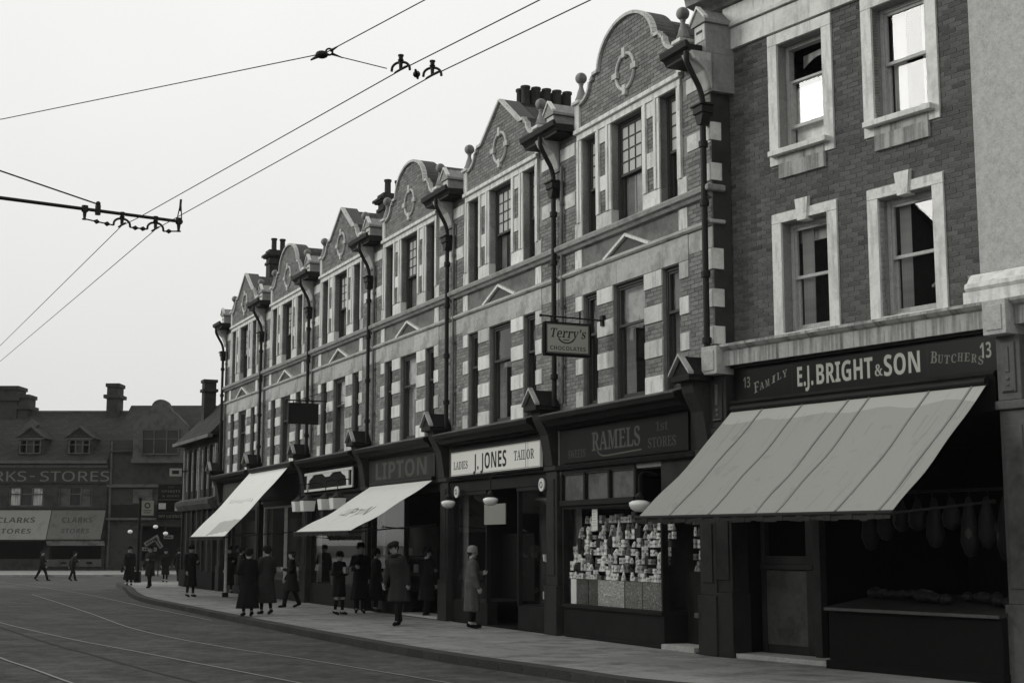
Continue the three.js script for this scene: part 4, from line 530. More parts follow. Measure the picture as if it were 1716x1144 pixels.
// ───────────────────────── the butcher's house ─────────────────────────
const butcher = thing('brick_house', 'tall brick house with stone window surrounds over the butcher shop', 'house', atB(0, 0, 0), yawB);
{
  const t = butcher, zb = -0.35, X0 = 0.06, X1 = 9.5;
  const holes = [[1.37, 2.33, 7.98, 9.79], [3.33, 4.33, 7.98, 9.79], [1.37, 2.33, 5.06, 6.83], [3.33, 4.33, 5.06, 6.83]];
  const w = mb().geo(wallSheet([[X0, 3.6], [X1, 3.6], [X1, 11.2], [X0, 11.2]], holes, zb - 0.34, zb - 0.006));
  w.box(X0, X0 + 0.25, 0, 11.2, -9, zb - 0.342).box(X1 - 0.25, X1, 0, 11.2, -9, zb - 0.342).box(X0 + 0.25, X1 - 0.25, 0, 11.2, -9, -8.75).box(X0 + 0.25, X1 - 0.25, 11.0, 11.2, -8.75, zb - 0.342).box(6.2, X1 - 0.25, 0, 3.6, zb - 0.3, zb - 0.02); w.build('wall', M.mortarB, t);
  mb().box(X0 + 0.25, X1 - 0.25, 3.9, 4.1, -8.74, zb - 0.345).box(X0 + 0.25, X1 - 0.25, 7.2, 7.4, -8.74, zb - 0.345).box(X0 + 0.25, X1 - 0.25, 4.1, 11, -4.0, -3.9).box(2.8, 2.9, 4.1, 11, -3.9, zb - 0.345).build('floor', M.room, t);
  const blocked = [[X0, X1, 10.02, 11.2], [5.12, 6.3, 4.9, 11.2], [X0, X1, 3, 5.0], [4.85, 6.6, 4.9, 5.42]];
  for (const [a, b] of [[1.16, 2.53], [3.13, 4.52]]) blocked.push([a, b, 7.80, 9.99], [a + 0.2, b - 0.2, 7.55, 7.82], [a, b, 5.0, 7.0]);
  blocked.push([1.74, 1.97, 6.9, 7.15], [3.71, 3.95, 6.9, 7.15]);
  const list = layBricks(() => X0 + 0.004, () => X1 - 0.004, 5.0, 10.02, blocked, 501);
  putBricks(list, t, zb - 0.02, zb, M.brickB, 300, brickMats(0.105), (b) => (b.x0 > 5.2 ? -100 : 0) + b.x0 - Math.abs(b.y0 - 6.5) * 0.35);
  const r = rng(71);
  for (const [a, b] of [[1.16, 2.53], [3.13, 4.52]]) {
    // upper window: surround with ears, sill, stained apron
    const s = (m, x0, x1, y0, y1, zz = zb + 0.035) => m.cbox(x0, x1, y0, y1, zb - 0.12, zz, 0.006);
    s(mb(), a, a + 0.2, 7.80, 9.80).build('architrave', M.stone, t); s(mb(), b - 0.2, b, 7.80, 9.80).build('architrave', M.stone, t); s(mb(), a, b, 9.803, 9.99).build('lintel', M.stone, t);
    mb().cbox(a + 0.07, b - 0.07, 7.93, 8.02, zb - 0.3, zb + 0.16, 0.012).build('sill', M.stone, t); mb().cbox(a + 0.2, b - 0.2, 7.56, 7.927, zb - 0.1, zb + 0.05, 0.006).build('apron', M.stoneStreak, t);
    // lower window: surround and keystone
    s(mb(), a, a + 0.2, 5.0, 6.84).build('architrave', M.stone, t); s(mb(), b - 0.2, b, 5.0, 6.84).build('architrave', M.stone, t); s(mb(), a, b, 6.843, 7.0).build('lintel', M.stone, t);
    const c = (a + b) / 2; mb().prism([[c - 0.09, 6.80], [c + 0.09, 6.80], [c + 0.135, 7.15], [c - 0.135, 7.15]], zb - 0.1, zb + 0.075).build('keystone', M.stone, t);
    mb().cbox(a + 0.2, b - 0.2, 4.98, 5.06, zb - 0.3, zb + 0.05, 0.01).build('sill', M.stone, t);
  }
  const z = zb - 0.2;
  sash(t, 1.37, 2.33, 8.02, 9.79, z, { together: [8.40, 9.2], mat: M.sashPale });
  sash(t, 3.33, 4.33, 8.02, 9.79, z, { meet: 8.92, mat: M.sashPale, curtain: [[3.46, 3.7, M.curtain], [4.0, 4.24, M.curtain]] });
  sash(t, 1.37, 2.33, 5.06, 6.83, z, { meet: 5.95, mat: M.sashPale, curtain: [[1.5, 1.74, M.curtain], [2.1, 2.26, M.curtainDim]], blind: [6.55, 6.74, M.curtainDim] });
  const w4 = sash(t, 3.33, 4.33, 5.06, 6.83, z, { meet: 5.95, mat: M.sashPale, curtain: [[3.46, 3.66, M.curtain], [4.16, 4.26, M.curtainDim]] });
  { const p = thing('vase', 'small pale vase with a flower head behind the lower right butcher house window', 'vase', atB(3.98, 5.1, z - 0.3), yawB); mb().lathe([[0, 0], [0.05, 0], [0.07, 0.08], [0.04, 0.18], [0.045, 0.22], [0.03, 0.22], [0, 0.1]], [0, 0, 0], 12).build('vase_body', M.curtainDim, p); const f = mb(), q = rng(2); for (let i = 0; i < 16; i++) f.ball([(q() - 0.5) * 0.16, 0.34 + (q() - 0.5) * 0.2, (q() - 0.5) * 0.12], 0.03, 1, 1, 1, 6, 5); f.rod([0, 0.15, 0], [0, 0.35, 0], 0.008); f.build('flowers', M.curtainDim, p); }
  // stone bands, cove and eaves cornice at the top
  mb().cbox(X0 + 0.12, X1, 10.02, 10.38, zb - 0.15, zb + 0.06, 0.006).build('stone_band', M.stone, t);
  mb().prismX([[zb - 0.1, 10.40], [zb + 0.11, 10.40], [zb + 0.12, 10.46], [zb + 0.07, 10.48], [zb + 0.07, 10.77], [zb - 0.1, 10.77]], X0 + 0.12, X1).build('stone_band', M.stone, t);
  mb().prismX([[zb - 0.1, 10.79], [zb + 0.14, 10.79], [zb + 0.2, 10.86], [zb + 0.42, 10.9], [zb + 0.45, 11.02], [zb + 0.55, 11.06], [zb + 0.55, 11.18], [zb - 0.1, 11.28]], X0 - 0.42, X1).build('eaves_cornice', M.moulding, t);
  mb().box(2.1, 2.3, 10.41, 10.5, zb, zb + 0.09).build('vent', M.wood, t);
  // giant pilaster on its moulded base
  mb().cbox(5.12, 6.25, 5.42, 10.02, zb - 0.1, zb + 0.1, 0.012).build('giant_pilaster', M.stoneB, t);
  mb().prismX([[zb - 0.1, 5.17], [zb + 0.24, 5.17], [zb + 0.27, 5.21], [zb + 0.26, 5.27], [zb + 0.2, 5.30], [zb + 0.15, 5.38], [zb + 0.1, 5.42], [zb - 0.1, 5.42]], 4.98, 6.4).build('pilaster_base', M.stone, t);
  mb().cbox(4.93, 6.45, 4.99, 5.168, zb - 0.1, zb + 0.24, 0.008).build('plinth', M.stone, t);
  // stone shop cornice, capped ends
  mb().prismX([[zb - 0.1, 4.60], [0.12, 4.60], [0.12, 4.84], [0.17, 4.86], [0.22, 4.90], [0.22, 4.94], [0.1, 4.965], [zb + 0.02, 5.0], [zb - 0.1, 5.0]], 0.45, 6.6).build('shop_cornice', M.stoneStreak, t);
  for (const [a, b] of [[0.1, 0.46], [5.52, 5.88]]) { const m = mb(); m.cbox(a, b, 4.47, 4.93, -0.2, 0.29, 0.012).cbox(a + 0.06, b - 0.06, 4.53, 4.86, 0.28, 0.305, 0.008); m.build('corbel_block', M.stoneB, t); }
  // pilasters of the shop front, dark, with carved panels
  for (const [a, b] of [[0.03, 0.51], [5.52, 5.98]]) { const m = mb(); m.cbox(a, b, 0, 1.0, -0.3, 0.10, 0.012).cbox(a + 0.03, b - 0.03, 1.0, 3.5, -0.3, 0.06, 0.012).cbox(a, b, 3.5, 3.62, -0.3, 0.12, 0.02).cbox(a + 0.05, b - 0.05, 3.62, 4.47, -0.3, 0.10, 0.012).cbox(a + 0.09, b - 0.09, 1.2, 3.3, 0.0, 0.08, 0.01).cbox(a + 0.12, b - 0.12, 3.72, 4.38, 0.05, 0.125, 0.012); m.build('pilaster', a > 3 ? M.woodPale : M.woodMid, t); const c = mb(); const xc = (a + b) / 2; c.cbox(xc - 0.03, xc + 0.03, 3.98, 4.32, 0.12, 0.14, 0.01).ball([xc, 3.9, 0.125], 0.03, 1, 1, 0.6).ball([xc, 3.82, 0.125], 0.025, 1, 1, 0.6).cbox(xc - 0.08, xc + 0.08, 3.735, 3.76, 0.12, 0.14); c.build('carving', M.woodPale, t); }
  // fascia with gilded lettering
  board('sign_board', t, 0.52, 5.5, 4.04, 4.56, -0.08, -0.03, canvasTex(2000, 210, (x, w, h) => {
    x.fillStyle = '#080808'; x.fillRect(0, 0, w, h); x.strokeStyle = '#1f1f1d'; x.lineWidth = 4; x.beginPath(); x.moveTo(510, 0); x.lineTo(510, h); x.moveTo(1540, 0); x.lineTo(1540, h); x.stroke();
    const o = { outline: '#2c2c29', lw: 10 };
    text(x, '13', 115, 100, 96, 66, 'sans-serif', '#6d6d67'); const fam = 'FAMILY'; [...fam].forEach((c, i) => text(x, c, 195 + i * 50, 140 - i * 12 + Math.sin(i * 1.1) * 6, i ? 62 : 92, i ? 40 : 48, 'serif', '#7d7d77', { rot: -0.25, style: 'italic' }));
    const put = (s, a, b, sz = 168) => text(x, s, (a + b) / 2, 108, sz, b - a, 'sans-serif', '#a8a8a0', o);
    put('E.J.', 545, 690); put('BRIGHT', 700, 1150); text(x, '&', 1190, 128, 92, 60, 'serif', '#9c9c95', o); put('SON', 1225, 1500);
    [...'BUTCHERS'].forEach((c, i) => text(x, c, 1585 + i * 44, 96 + i * 6 + 9 * Math.sin(i), i ? 66 : 92, i ? 38 : 48, 'serif', '#6b6b65', { rot: 0.12 })); text(x, '13', 1925, 92, 118, 78, 'sans-serif', '#92928b');
    const r = rng(3); for (let i = 0; i < 220; i++) { x.fillStyle = `rgba(8,8,8,${r() * 0.5})`; x.fillRect(r() * w, r() * h, 2 + r() * 10, 2); }
  }), 0.35);
  mb().prismX([[-0.08, 3.94], [0.06, 3.94], [0.09, 3.99], [0.04, 4.04], [-0.08, 4.04]], 0.52, 5.5).build('fascia_moulding', M.wood, t); mb().prismX([[-0.1, 4.56], [0.05, 4.56], [0.05, 4.597], [-0.1, 4.597]], 0.52, 5.5).build('fascia_moulding', M.wood, t);
  mb().box(0.52, 5.5, 3.5, 3.94, -0.3, 0.05).build('awning_box', M.black, t);
  // inside of the shop
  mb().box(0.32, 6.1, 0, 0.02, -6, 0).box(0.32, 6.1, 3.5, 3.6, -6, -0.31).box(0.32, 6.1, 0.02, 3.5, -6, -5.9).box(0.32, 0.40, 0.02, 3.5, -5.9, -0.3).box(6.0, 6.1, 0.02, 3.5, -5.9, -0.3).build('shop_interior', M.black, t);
  // entrance on the left: pale lower board, rail, framed light
  mb().cbox(0.56, 1.62, 0.2, 1.36, -0.6, -0.55, 0.01).build('door_board', M.render, t).material = mat(0.085, { map: texBlotch });
  { const m = mb(); m.cbox(0.53, 1.66, 1.37, 1.45, -0.62, -0.5).cbox(0.53, 0.62, 0.02, 3.5, -0.62, -0.52).cbox(1.5, 1.66, 0.02, 3.5, -0.62, -0.52).cbox(0.62, 1.5, 2.28, 2.4, -0.62, -0.52).cbox(0.62, 1.5, 1.45, 1.58, -0.62, -0.53).cbox(0.53, 1.66, 0.02, 0.2, -0.62, -0.56); const d = m.build('shop_door', M.woodMid, t); pane(d, 0.62, 1.5, 1.58, 2.28, -0.58); }
  mb().cbox(1.80, 1.94, 0.02, 3.5, -0.5, -0.36).build('post', M.woodMid, t);
  mb().cbox(0.52, 2.4, 0.0, 0.075, -0.5, 0.06).build('doorstep', M.stoneB, t);
}
{ // stall with a marble slab
  const g = thing('butcher_stall', 'dark butcher stall with a pale slab edge under the grey awning', 'stall', atB(0, 0, 0), yawB);
  mb().box(2.62, 5.55, 0.02, 0.82, -1.1, 0.22).box(2.58, 5.56, 0, 0.12, -1.1, 0.26).build('stall_front', M.black, g); mb().hexa([[2.60, 0.82, 0.28], [5.56, 0.82, 0.28], [5.56, 1.0, -1.1], [2.60, 1.0, -1.1], [2.60, 0.87, 0.28], [5.56, 0.87, 0.28], [5.56, 1.05, -1.1], [2.60, 1.05, -1.1]]).build('slab', M.woodMid, g); mb().box(2.60, 5.56, 0.825, 0.865, 0.281, 0.30).build('slab_edge', M.woodPale, g);
  const r = rng(99);
  for (let i = 0; i < 16; i++) { const x = 2.85 + i * 0.165 + r() * 0.05, z = -0.1 - 0.5 * r(); const p = thing('meat_joint', `joint of meat, ${ORD[i]} from the left on the butcher stall`, 'meat', atB(x, 0.9 + (0.28 - z) * 0.13 + 0.06, z), yawB + r() * 3, 'joints of meat on the butcher stall'); const s = 0.07 + 0.05 * r(); mb().ball([0, 0, 0], s, 1.3, 0.75, 1, 10, 8).ball([s * 0.8, 0.01, 0.02], s * 0.7, 1, 0.7, 0.9, 8, 6).build('flesh', M.meat, p); mb().ball([s * 0.3, s * 0.35, 0], s * 0.75, 1.1, 0.6, 0.9, 8, 6).build('fat', M.fat, p); }
  const rl = thing('meat_rail', 'iron rail of hanging meat deep under the grey awning', 'rail', atB(0, 0, 0), yawB); mb().rod([2.6, 2.5, -0.35], [5.5, 2.5, -0.35], 0.02).rod([2.6, 2.5, -0.35], [2.6, 3.5, -0.35], 0.015).rod([5.5, 2.5, -0.35], [5.5, 3.5, -0.35], 0.015).build('rail_bar', M.iron, rl);
  for (let i = 0; i < 9; i++) { const x = 2.95 + i * 0.29; const p = thing('hanging_meat', `side of meat, ${ORD[i]} from the left on the iron rail in the butcher shop`, 'meat', atB(x, 2.49, -0.35), yawB + r() * 6, 'meat hanging from the butcher rail'); const L = 0.45 + 0.45 * r(); mb().tube([[0, 0, 0], [0.03, -0.04, 0], [0.02, -0.1, 0]], 0.008).build('hook', M.iron, p); mb().lathe([[0, -0.08 - L], [0.07, -0.05 - L], [0.13, -0.08 - L * 0.75], [0.11, -0.08 - L * 0.4], [0.06, -0.2], [0.035, -0.1], [0, -0.08]], [0, 0, 0], 12).build('flesh', M.meat, p); mb().ball([0.05, -0.1 - L * 0.6, 0.05], 0.08, 0.8, 1.6, 0.8, 8, 7).build('fat', M.fat, p); }
}

// ───────────────────────── far buildings ─────────────────────────
function simpleWindow(parent, x0, x1, y0, y1, z, nx, fm, cm) { const m = mb(), f = 0.08; m.box(x0, x1, y0, y0 + f, z - 0.1, z + 0.04).box(x0, x1, y1 - f, y1, z - 0.1, z + 0.04); for (let i = 0; i <= nx; i++) { const x = x0 + (x1 - x0) * i / nx; const a = i === 0 ? x0 : i === nx ? x1 - f : x - f / 2; m.box(a, a + f, y0 + f, y1 - f, z - 0.1, z + 0.037); } m.box(x0 + f, x1 - f, y0 + (y1 - y0) * 0.6, y0 + (y1 - y0) * 0.6 + 0.06, z - 0.09, z + 0.02); const w = m.build('window', fm, parent); mb().box(x0 + 0.01, x1 - 0.01, y0 + 0.01, y1 - 0.01, z - 0.09, z - 0.07).build('pane', M.farGlass, w); if (cm) for (let i = 0; i < nx; i++) if (i !== 1) { const a = x0 + f + (x1 - x0 - 2 * f) * (i + 0.06) / nx, b = x0 + f + (x1 - x0 - 2 * f) * (i + 0.9) / nx; mb().box(a, b, y0 + f, y1 - f, z - 0.068, z - 0.06).build('curtain', cm, w); } return w; }
function stack(parent, x0, x1, top, z0, z1, base) { const m = mb(); m.box(x0, x1, base, top - 0.25, z0, z1).box(x0 - 0.2, x1 + 0.2, top - 1.05, top - 0.8, z0 - 0.15, z1 + 0.15).box(x0 - 0.09, x1 + 0.09, top - 0.25, top, z0 - 0.08, z1 + 0.08); return m.build('chimney', M.farBrick, parent); }
{ // the stores across the junction
  const t = thing('store_building', 'low dark store with two dormers and pale awnings across the junction', 'shop building', [0, 0, -95], 0);
  const X0 = -52, X1 = -26.95;
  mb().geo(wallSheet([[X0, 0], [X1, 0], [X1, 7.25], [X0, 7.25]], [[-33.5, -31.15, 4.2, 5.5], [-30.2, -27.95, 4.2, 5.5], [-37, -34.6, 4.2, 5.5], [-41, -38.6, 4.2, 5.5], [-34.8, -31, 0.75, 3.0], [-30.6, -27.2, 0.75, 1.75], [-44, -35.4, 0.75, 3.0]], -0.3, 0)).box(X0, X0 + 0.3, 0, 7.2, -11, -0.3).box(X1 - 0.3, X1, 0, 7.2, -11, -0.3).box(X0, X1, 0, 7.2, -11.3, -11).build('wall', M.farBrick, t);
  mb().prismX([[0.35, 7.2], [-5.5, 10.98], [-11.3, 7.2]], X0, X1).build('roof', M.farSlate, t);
  mb().box(X0, X1, 10.91, 11.07, -5.65, -5.35).build('ridge', M.farStone, t);
  mb().cbox(X0, X1, 7.02, 7.2, 0, 0.45).build('eaves', M.farStone, t); mb().cbox(X0, X1, 6.75, 6.95, 0, 0.2).build('string_course', M.farStone, t);
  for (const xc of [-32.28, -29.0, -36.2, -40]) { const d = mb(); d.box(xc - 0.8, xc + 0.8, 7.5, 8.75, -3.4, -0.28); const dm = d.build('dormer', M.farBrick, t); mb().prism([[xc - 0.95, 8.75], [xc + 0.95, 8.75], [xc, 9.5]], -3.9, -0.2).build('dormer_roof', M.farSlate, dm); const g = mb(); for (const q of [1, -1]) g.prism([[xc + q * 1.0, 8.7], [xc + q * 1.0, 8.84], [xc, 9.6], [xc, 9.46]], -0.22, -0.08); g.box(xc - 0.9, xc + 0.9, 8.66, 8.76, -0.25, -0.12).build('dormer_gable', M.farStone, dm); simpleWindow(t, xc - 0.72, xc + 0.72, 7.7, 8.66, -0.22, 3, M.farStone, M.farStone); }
  for (const [a, b] of [[-33.5, -31.15], [-30.2, -27.95], [-37, -34.6], [-41, -38.6]]) simpleWindow(t, a, b, 4.2, 5.5, -0.12, 3, M.farStone, a === -33.5 ? M.curtain : M.farStone);
  board('sign_board', t, -40.6, -26.5 - 0.3, 5.72, 6.72, 0.0, 0.12, canvasTex(1400, 100, (x, w, h) => { x.fillStyle = '#2a2a27'; x.fillRect(0, 0, w, h); grime(x, w, h, 7, 500, 60, 0.25); text(x, 'CLARKS', 605, 54, 92, 480, 'sans-serif', '#64645e', { weight: 'normal' }); x.fillStyle = '#64645e'; x.fillRect(862, 50, 34, 7); text(x, 'STORES', 1165, 54, 92, 480, 'sans-serif', '#64645e', { weight: 'normal' }); }));
  mb().box(-44, -27, 0.5, 3, -2.5, -2.4).build('window_back', M.farDark, t);
  mb().cbox(-30.9, -27.1, 0.25, 0.72, 0, 0.16).build('stall_riser', M.farStone, t); mb().cbox(-44, -35.2, 0.25, 0.72, 0, 0.16).build('stall_riser', M.farStone, t);
  for (const x of [-29.6, -27.9]) mb().ball([x, 0.5, 0.17], 0.16, 1.4, 0.5, 0.4, 8, 6).build('stall_grille', M.farDark, t);
  stack(t, -36.25, -34.85, 12.75, -6.4, -4.6, 8.5); stack(t, -34.8, -34.1, 12.15, -6.3, -4.7, 8.5); stack(t, -28.6, -27.8, 12.95, -6.2, -4.8, 7);
  mb().prism([[-35.4, 8.2], [-34.6, 8.2], [-32.8, 9.9], [-33.3, 10.3]], -3.6, -3.3).build('parapet', M.farStone, t);
}
{ const cl = (txt, v, s) => clothTex(600, 260, v, s, (x, w) => { text(x, 'CLARKS', w * 0.5, 90, 62, 350, 'sans-serif', 'rgba(40,40,38,.85)'); text(x, 'STORES', w * 0.5, 185, 58, 320, 'sans-serif', 'rgba(44,44,42,.8)'); });
  awning('left pale awning lettered for the stores across the junction', [0, 0, -95], -35.0, -30.55, 3.98, 0.1, 2.0, 1.1, cl('', 118, 3), { yaw: 0, sag: 0.02 });
  awning('right darker awning lettered for the stores across the junction', [0, 0, -95], -30.5, -26.95, 3.98, 0.1, 2.02, 1.1, cl('', 86, 6), { yaw: 0, sag: 0.02 });
  const b = thing('sun_blind', 'narrow pale rolled blind hanging below the right store awning', 'blind', [0, 0, -95], 0); mb().prismX([[0.2, 1.62], [0.26, 1.62], [0.5, 1.93], [0.44, 1.93]], -30.7, -26.9).build('blind_cloth', M.lintel, b); mb().rod([-30.75, 1.62, 0.23], [-26.85, 1.62, 0.23], 0.04).build('rail', M.wood, b); }
{ // the dark house with a round-topped gable, behind the corner
  const t = thing('corner_house', 'dark house with a pale round topped gable behind the corner', 'house', [0, 0, -95], 0);
  const X0 = -26.9, X1 = -12;
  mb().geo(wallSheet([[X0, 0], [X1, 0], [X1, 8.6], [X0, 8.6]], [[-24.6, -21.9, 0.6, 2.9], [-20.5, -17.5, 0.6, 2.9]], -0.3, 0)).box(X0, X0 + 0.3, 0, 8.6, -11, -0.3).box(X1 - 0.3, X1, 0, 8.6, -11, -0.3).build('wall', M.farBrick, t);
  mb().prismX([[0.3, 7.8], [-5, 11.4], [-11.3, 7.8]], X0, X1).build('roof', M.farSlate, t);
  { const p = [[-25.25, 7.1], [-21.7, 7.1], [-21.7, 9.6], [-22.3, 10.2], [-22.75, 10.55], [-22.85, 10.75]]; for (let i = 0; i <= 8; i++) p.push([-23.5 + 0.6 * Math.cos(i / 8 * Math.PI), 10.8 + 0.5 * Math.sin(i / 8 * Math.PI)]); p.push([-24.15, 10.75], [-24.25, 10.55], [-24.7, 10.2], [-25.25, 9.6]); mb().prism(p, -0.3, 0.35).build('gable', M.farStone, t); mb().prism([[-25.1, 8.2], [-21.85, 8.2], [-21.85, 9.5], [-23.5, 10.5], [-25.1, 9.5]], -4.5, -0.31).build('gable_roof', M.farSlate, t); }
  simpleWindow(t, -24.65, -22.15, 7.6, 9.3, 0.47, 3, M.farStone, null);
  mb().cbox(-25.3, -21.6, 7.05, 7.3, 0.3, 0.55).build('sill', M.farStone, t); for (const [y, q] of [[5.45, 5.65], [3.3, 3.44]]) mb().cbox(X0, X1, y, q, 0, 0.3).build('string_course', M.farStone, t);
  mb().box(X0, X1, 3.45, 4.3, 0, 0.12).build('fascia', M.farDark, t); mb().box(-25, -17.2, 0.5, 3, -2, -1.9).build('window_back', M.farDark, t);
  mb().cbox(-25.2, -23.9, 4.4, 5.35, 0.0, 0.08).build('painted_panel', M.farStone, t);
  mb().rod([-26.7, 0.2, 0.12], [-26.7, 8.5, 0.12], 0.07).build('downpipe', M.farStone, t);
}
{ // lower hip-roofed house after the terrace
  const t = thing('low_house', 'low hip roofed house at the far end of the terrace', 'house', atT(34.6, 0, 0), yawT);
  const L = 6.4; // runs to local x = -L
  const holes = []; for (let i = 0; i < 6; i++) holes.push([-1.05 - i * 0.95, -0.45 - i * 0.95, 3.9, 5.5]);
  mb().geo(wallSheet([[-L, 0], [-0.3, 0], [-0.3, 5.9], [-L, 5.9]], holes, -0.3, 0)).box(-0.6, -0.3, 0, 5.9, -8, -0.3).box(-L, -L + 0.3, 0, 5.9, -8, -0.3).box(-L, -0.3, 0, 5.9, -8.3, -8).build('wall', M.farBrick, t);
  holes.forEach(([a, b, c, d]) => { const w = mb().box(a, a + 0.06, c, d, -0.16, 0.02).box(b - 0.06, b, c, d, -0.16, 0.02).box(a, b, 4.68, 4.74, -0.14, 0.0).build('window', M.lintel, t); mb().box(a + 0.06, b - 0.06, c, d, -0.12, -0.1).build('pane', M.farGlass, w); });
  for (let i = 0; i < 7; i++) mb().cbox(-0.42 - i * 0.95, -0.3 - i * 0.95, 3.4, 5.6, 0, 0.1).build('pilaster', i % 3 ? M.farBrick : M.moulding, t);
  { const e = 0.4, y = 5.95, a = [-L - e, y, e], b = [-0.1, y, e], c = [-0.1, y, -8.6], d = [-L - e, y, -8.6], r1 = [-3.2, 10.6, -4.1], r2 = [-0.1, 10.6, -4.1]; const m = mb(); m.quad(a, b, r2, r1); m.tri(d, a, r1); m.quad(c, d, r1, r2); m.tri(b, c, r2); m.quad(d, c, b, a); m.build('roof', M.farSlate, t); mb().box(-L - e, -0.1, 5.82, 5.95, e - 0.12, e + 0.06).box(-L - e - 0.06, -L - e + 0.1, 5.82, 5.95, -8, e - 0.12).build('gutter', M.lead, t); }
  { const m = mb(); m.box(-5.75, -5.25, 6, 8.5, -1.0, -0.5).box(-5.82, -5.18, 8.1, 8.22, -1.07, -0.43).box(-5.8, -5.2, 8.5, 8.62, -1.05, -0.45).build('chimney', M.farBrick, t); }
  mb().prismX([[0, 3.1], [0.2, 3.1], [0.34, 3.3], [0.36, 3.45], [0, 3.6]], -L, -0.3).build('cornice', M.farStone, t);
  mb().box(-L, -0.3, 0.02, 0.7, 0, 0.1).build('stall_riser', M.farDark, t);
  for (let i = 0; i < 7; i++) mb().cbox(-0.4 - i * 0.95, -0.3 - i * 0.95, 0.7, 3.1, 0, 0.12).build('mullion', i % 2 ? M.farStone : M.woodMid, t);
  mb().box(-6.3, -0.35, 0.7, 3.1, 0.01, 0.03).build('shop_glass', M.farDark, t);
  const s = thing('wall_sign', 'small white projecting sign on the low hip roofed house', 'sign', atT(40.3, 4.55, 0.5), 0.1); board('sign_face', s, -0.25, 0.25, 0, 0.32, -0.05, 0.05, canvasTex(128, 54, (x, w, h) => { x.fillStyle = '#9a9a93'; x.fillRect(0, 0, w, h); x.fillStyle = '#23231f'; x.fillRect(26, 14, 74, 26); })); mb().rod([0.25, 0.2, 0], [0.8, 0.2, 0], 0.03).build('bracket', M.iron, s);
}
{ // signs and boards at the corner
  const P = (px, depth) => (px - 858) / 2383 * depth;
  const p = thing('pole_sign', 'tall dark pole carrying a pale stop plate at the corner', 'sign', [P(238, 66), 0, -66], 0); mb().rod([0, 0, 0], [0, 3.75, 0], 0.07, 0.05, 10).ball([0, 3.8, 0], 0.09).cbox(-0.13, 0.13, 0, 0.5, -0.13, 0.13).build('pole', M.black, p); board('plate', p, 0.08, 0.62, 3.05, 3.72, -0.03, 0.03, canvasTex(64, 80, (x, w, h) => { x.fillStyle = '#7d7d76'; x.fillRect(0, 0, w, h); x.strokeStyle = '#2c2c29'; x.lineWidth = 7; x.beginPath(); x.arc(32, 26, 13, 0, 7); x.stroke(); x.fillStyle = '#4e4e49'; x.fillRect(10, 50, 44, 6); x.fillRect(14, 62, 36, 6); }));
  const h = thing('hanging_sign', 'stack of black lettered boards hanging from the low house wall', 'sign', [P(289, 68), 3.0, -68], 0.05);
  board('upper_board', h, -0.6, 0.6, 0.85, 1.55, -0.05, 0.05, canvasTex(160, 96, (x, w, hh) => { x.fillStyle = '#0f0f0e'; x.fillRect(0, 0, w, hh); text(x, 'WINES', 80, 18, 16, 40, 'sans-serif', '#4c4c47'); text(x, 'SPIRITS', 80, 46, 24, 124, 'sans-serif', '#5a5a54'); text(x, '& BEERS', 80, 74, 20, 110, 'sans-serif', '#52524c'); }));
  mb().cbox(-0.62, 0.62, 0.25, 0.8, -0.04, 0.04).build('middle_board', M.black, h); mb().cbox(-0.56, -0.22, 0.38, 0.66, 0.04, 0.06).cbox(0.2, 0.5, 0.3, 0.6, 0.04, 0.06).build('ticket', M.lintel, h);
  board('lower_board', h, -0.64, 0.64, -0.12, 0.2, -0.05, 0.05, canvasTex(160, 40, (x, w, hh) => { x.fillStyle = '#0c0c0b'; x.fillRect(0, 0, w, hh); text(x, 'OFF LICENCE', 80, 20, 24, 140, 'sans-serif', '#66665f'); }));
  mb().rod([0.6, 1.6, 0], [1.9, 1.6, 0], 0.03).rod([-0.6, 1.6, 0], [0.6, 1.6, 0], 0.03).build('bracket', M.iron, h);
  for (const [px, py, w, hgt, rot, l] of [[259, 906, 0.84, 0.24, 0.55, 'tilted pale direction board rising to the right at the corner'], [271, 910, 0.6, 0.22, -0.95, 'tilted pale direction board falling to the right at the corner'], [256, 920, 0.8, 0.2, -0.03, 'level pale direction board lowest at the corner'], [287, 900, 0.5, 0.2, 0, 'small level pale notice right of the tilted boards']]) { const D = 78, y = EYE + (910 - py) / 2383 * D; const s = thing('direction_board', l, 'board', [P(px, D), y, -D], 0); const g = new THREE.Group(); const m = mb().cbox(-w / 2, w / 2, -hgt / 2, hgt / 2, -0.03, 0.03).build('board', M.frieze, s); m.rotation.z = rot; const k = mb(); for (let i = 0; i < 5; i++) k.box(-w * 0.36 + i * w * 0.15, -w * 0.36 + i * w * 0.15 + w * 0.09, -hgt * 0.22, hgt * 0.22, 0.03, 0.04); k.build('lettering', M.farDark, m); mb().rod([0, -y, -0.06], [0, 0, -0.06], 0.03).build('post', M.black, s); }
  for (const [px, py, l] of [[223, 891, 'pale shop globe left of the corner pole'], [265, 883, 'pale shop globe right of the corner pole'], [282, 894, 'lowest pale shop globe at the corner']]) { const D = 90, y = EYE + (910 - py) / 2383 * D; const s = thing('shop_lamp', l, 'lamp', [P(px, D), y, -D], 0); mb().ball([0, 0, 0], 0.13, 1.2, 0.9, 1).build('lamp_shade', M.milk, s); mb().rod([0, 0.1, 0], [0, 0.45, 0], 0.03).rod([0, 0.45, 0], [0, 0.45, -5.0], 0.03).build('lamp_stem', M.iron, s); }
}
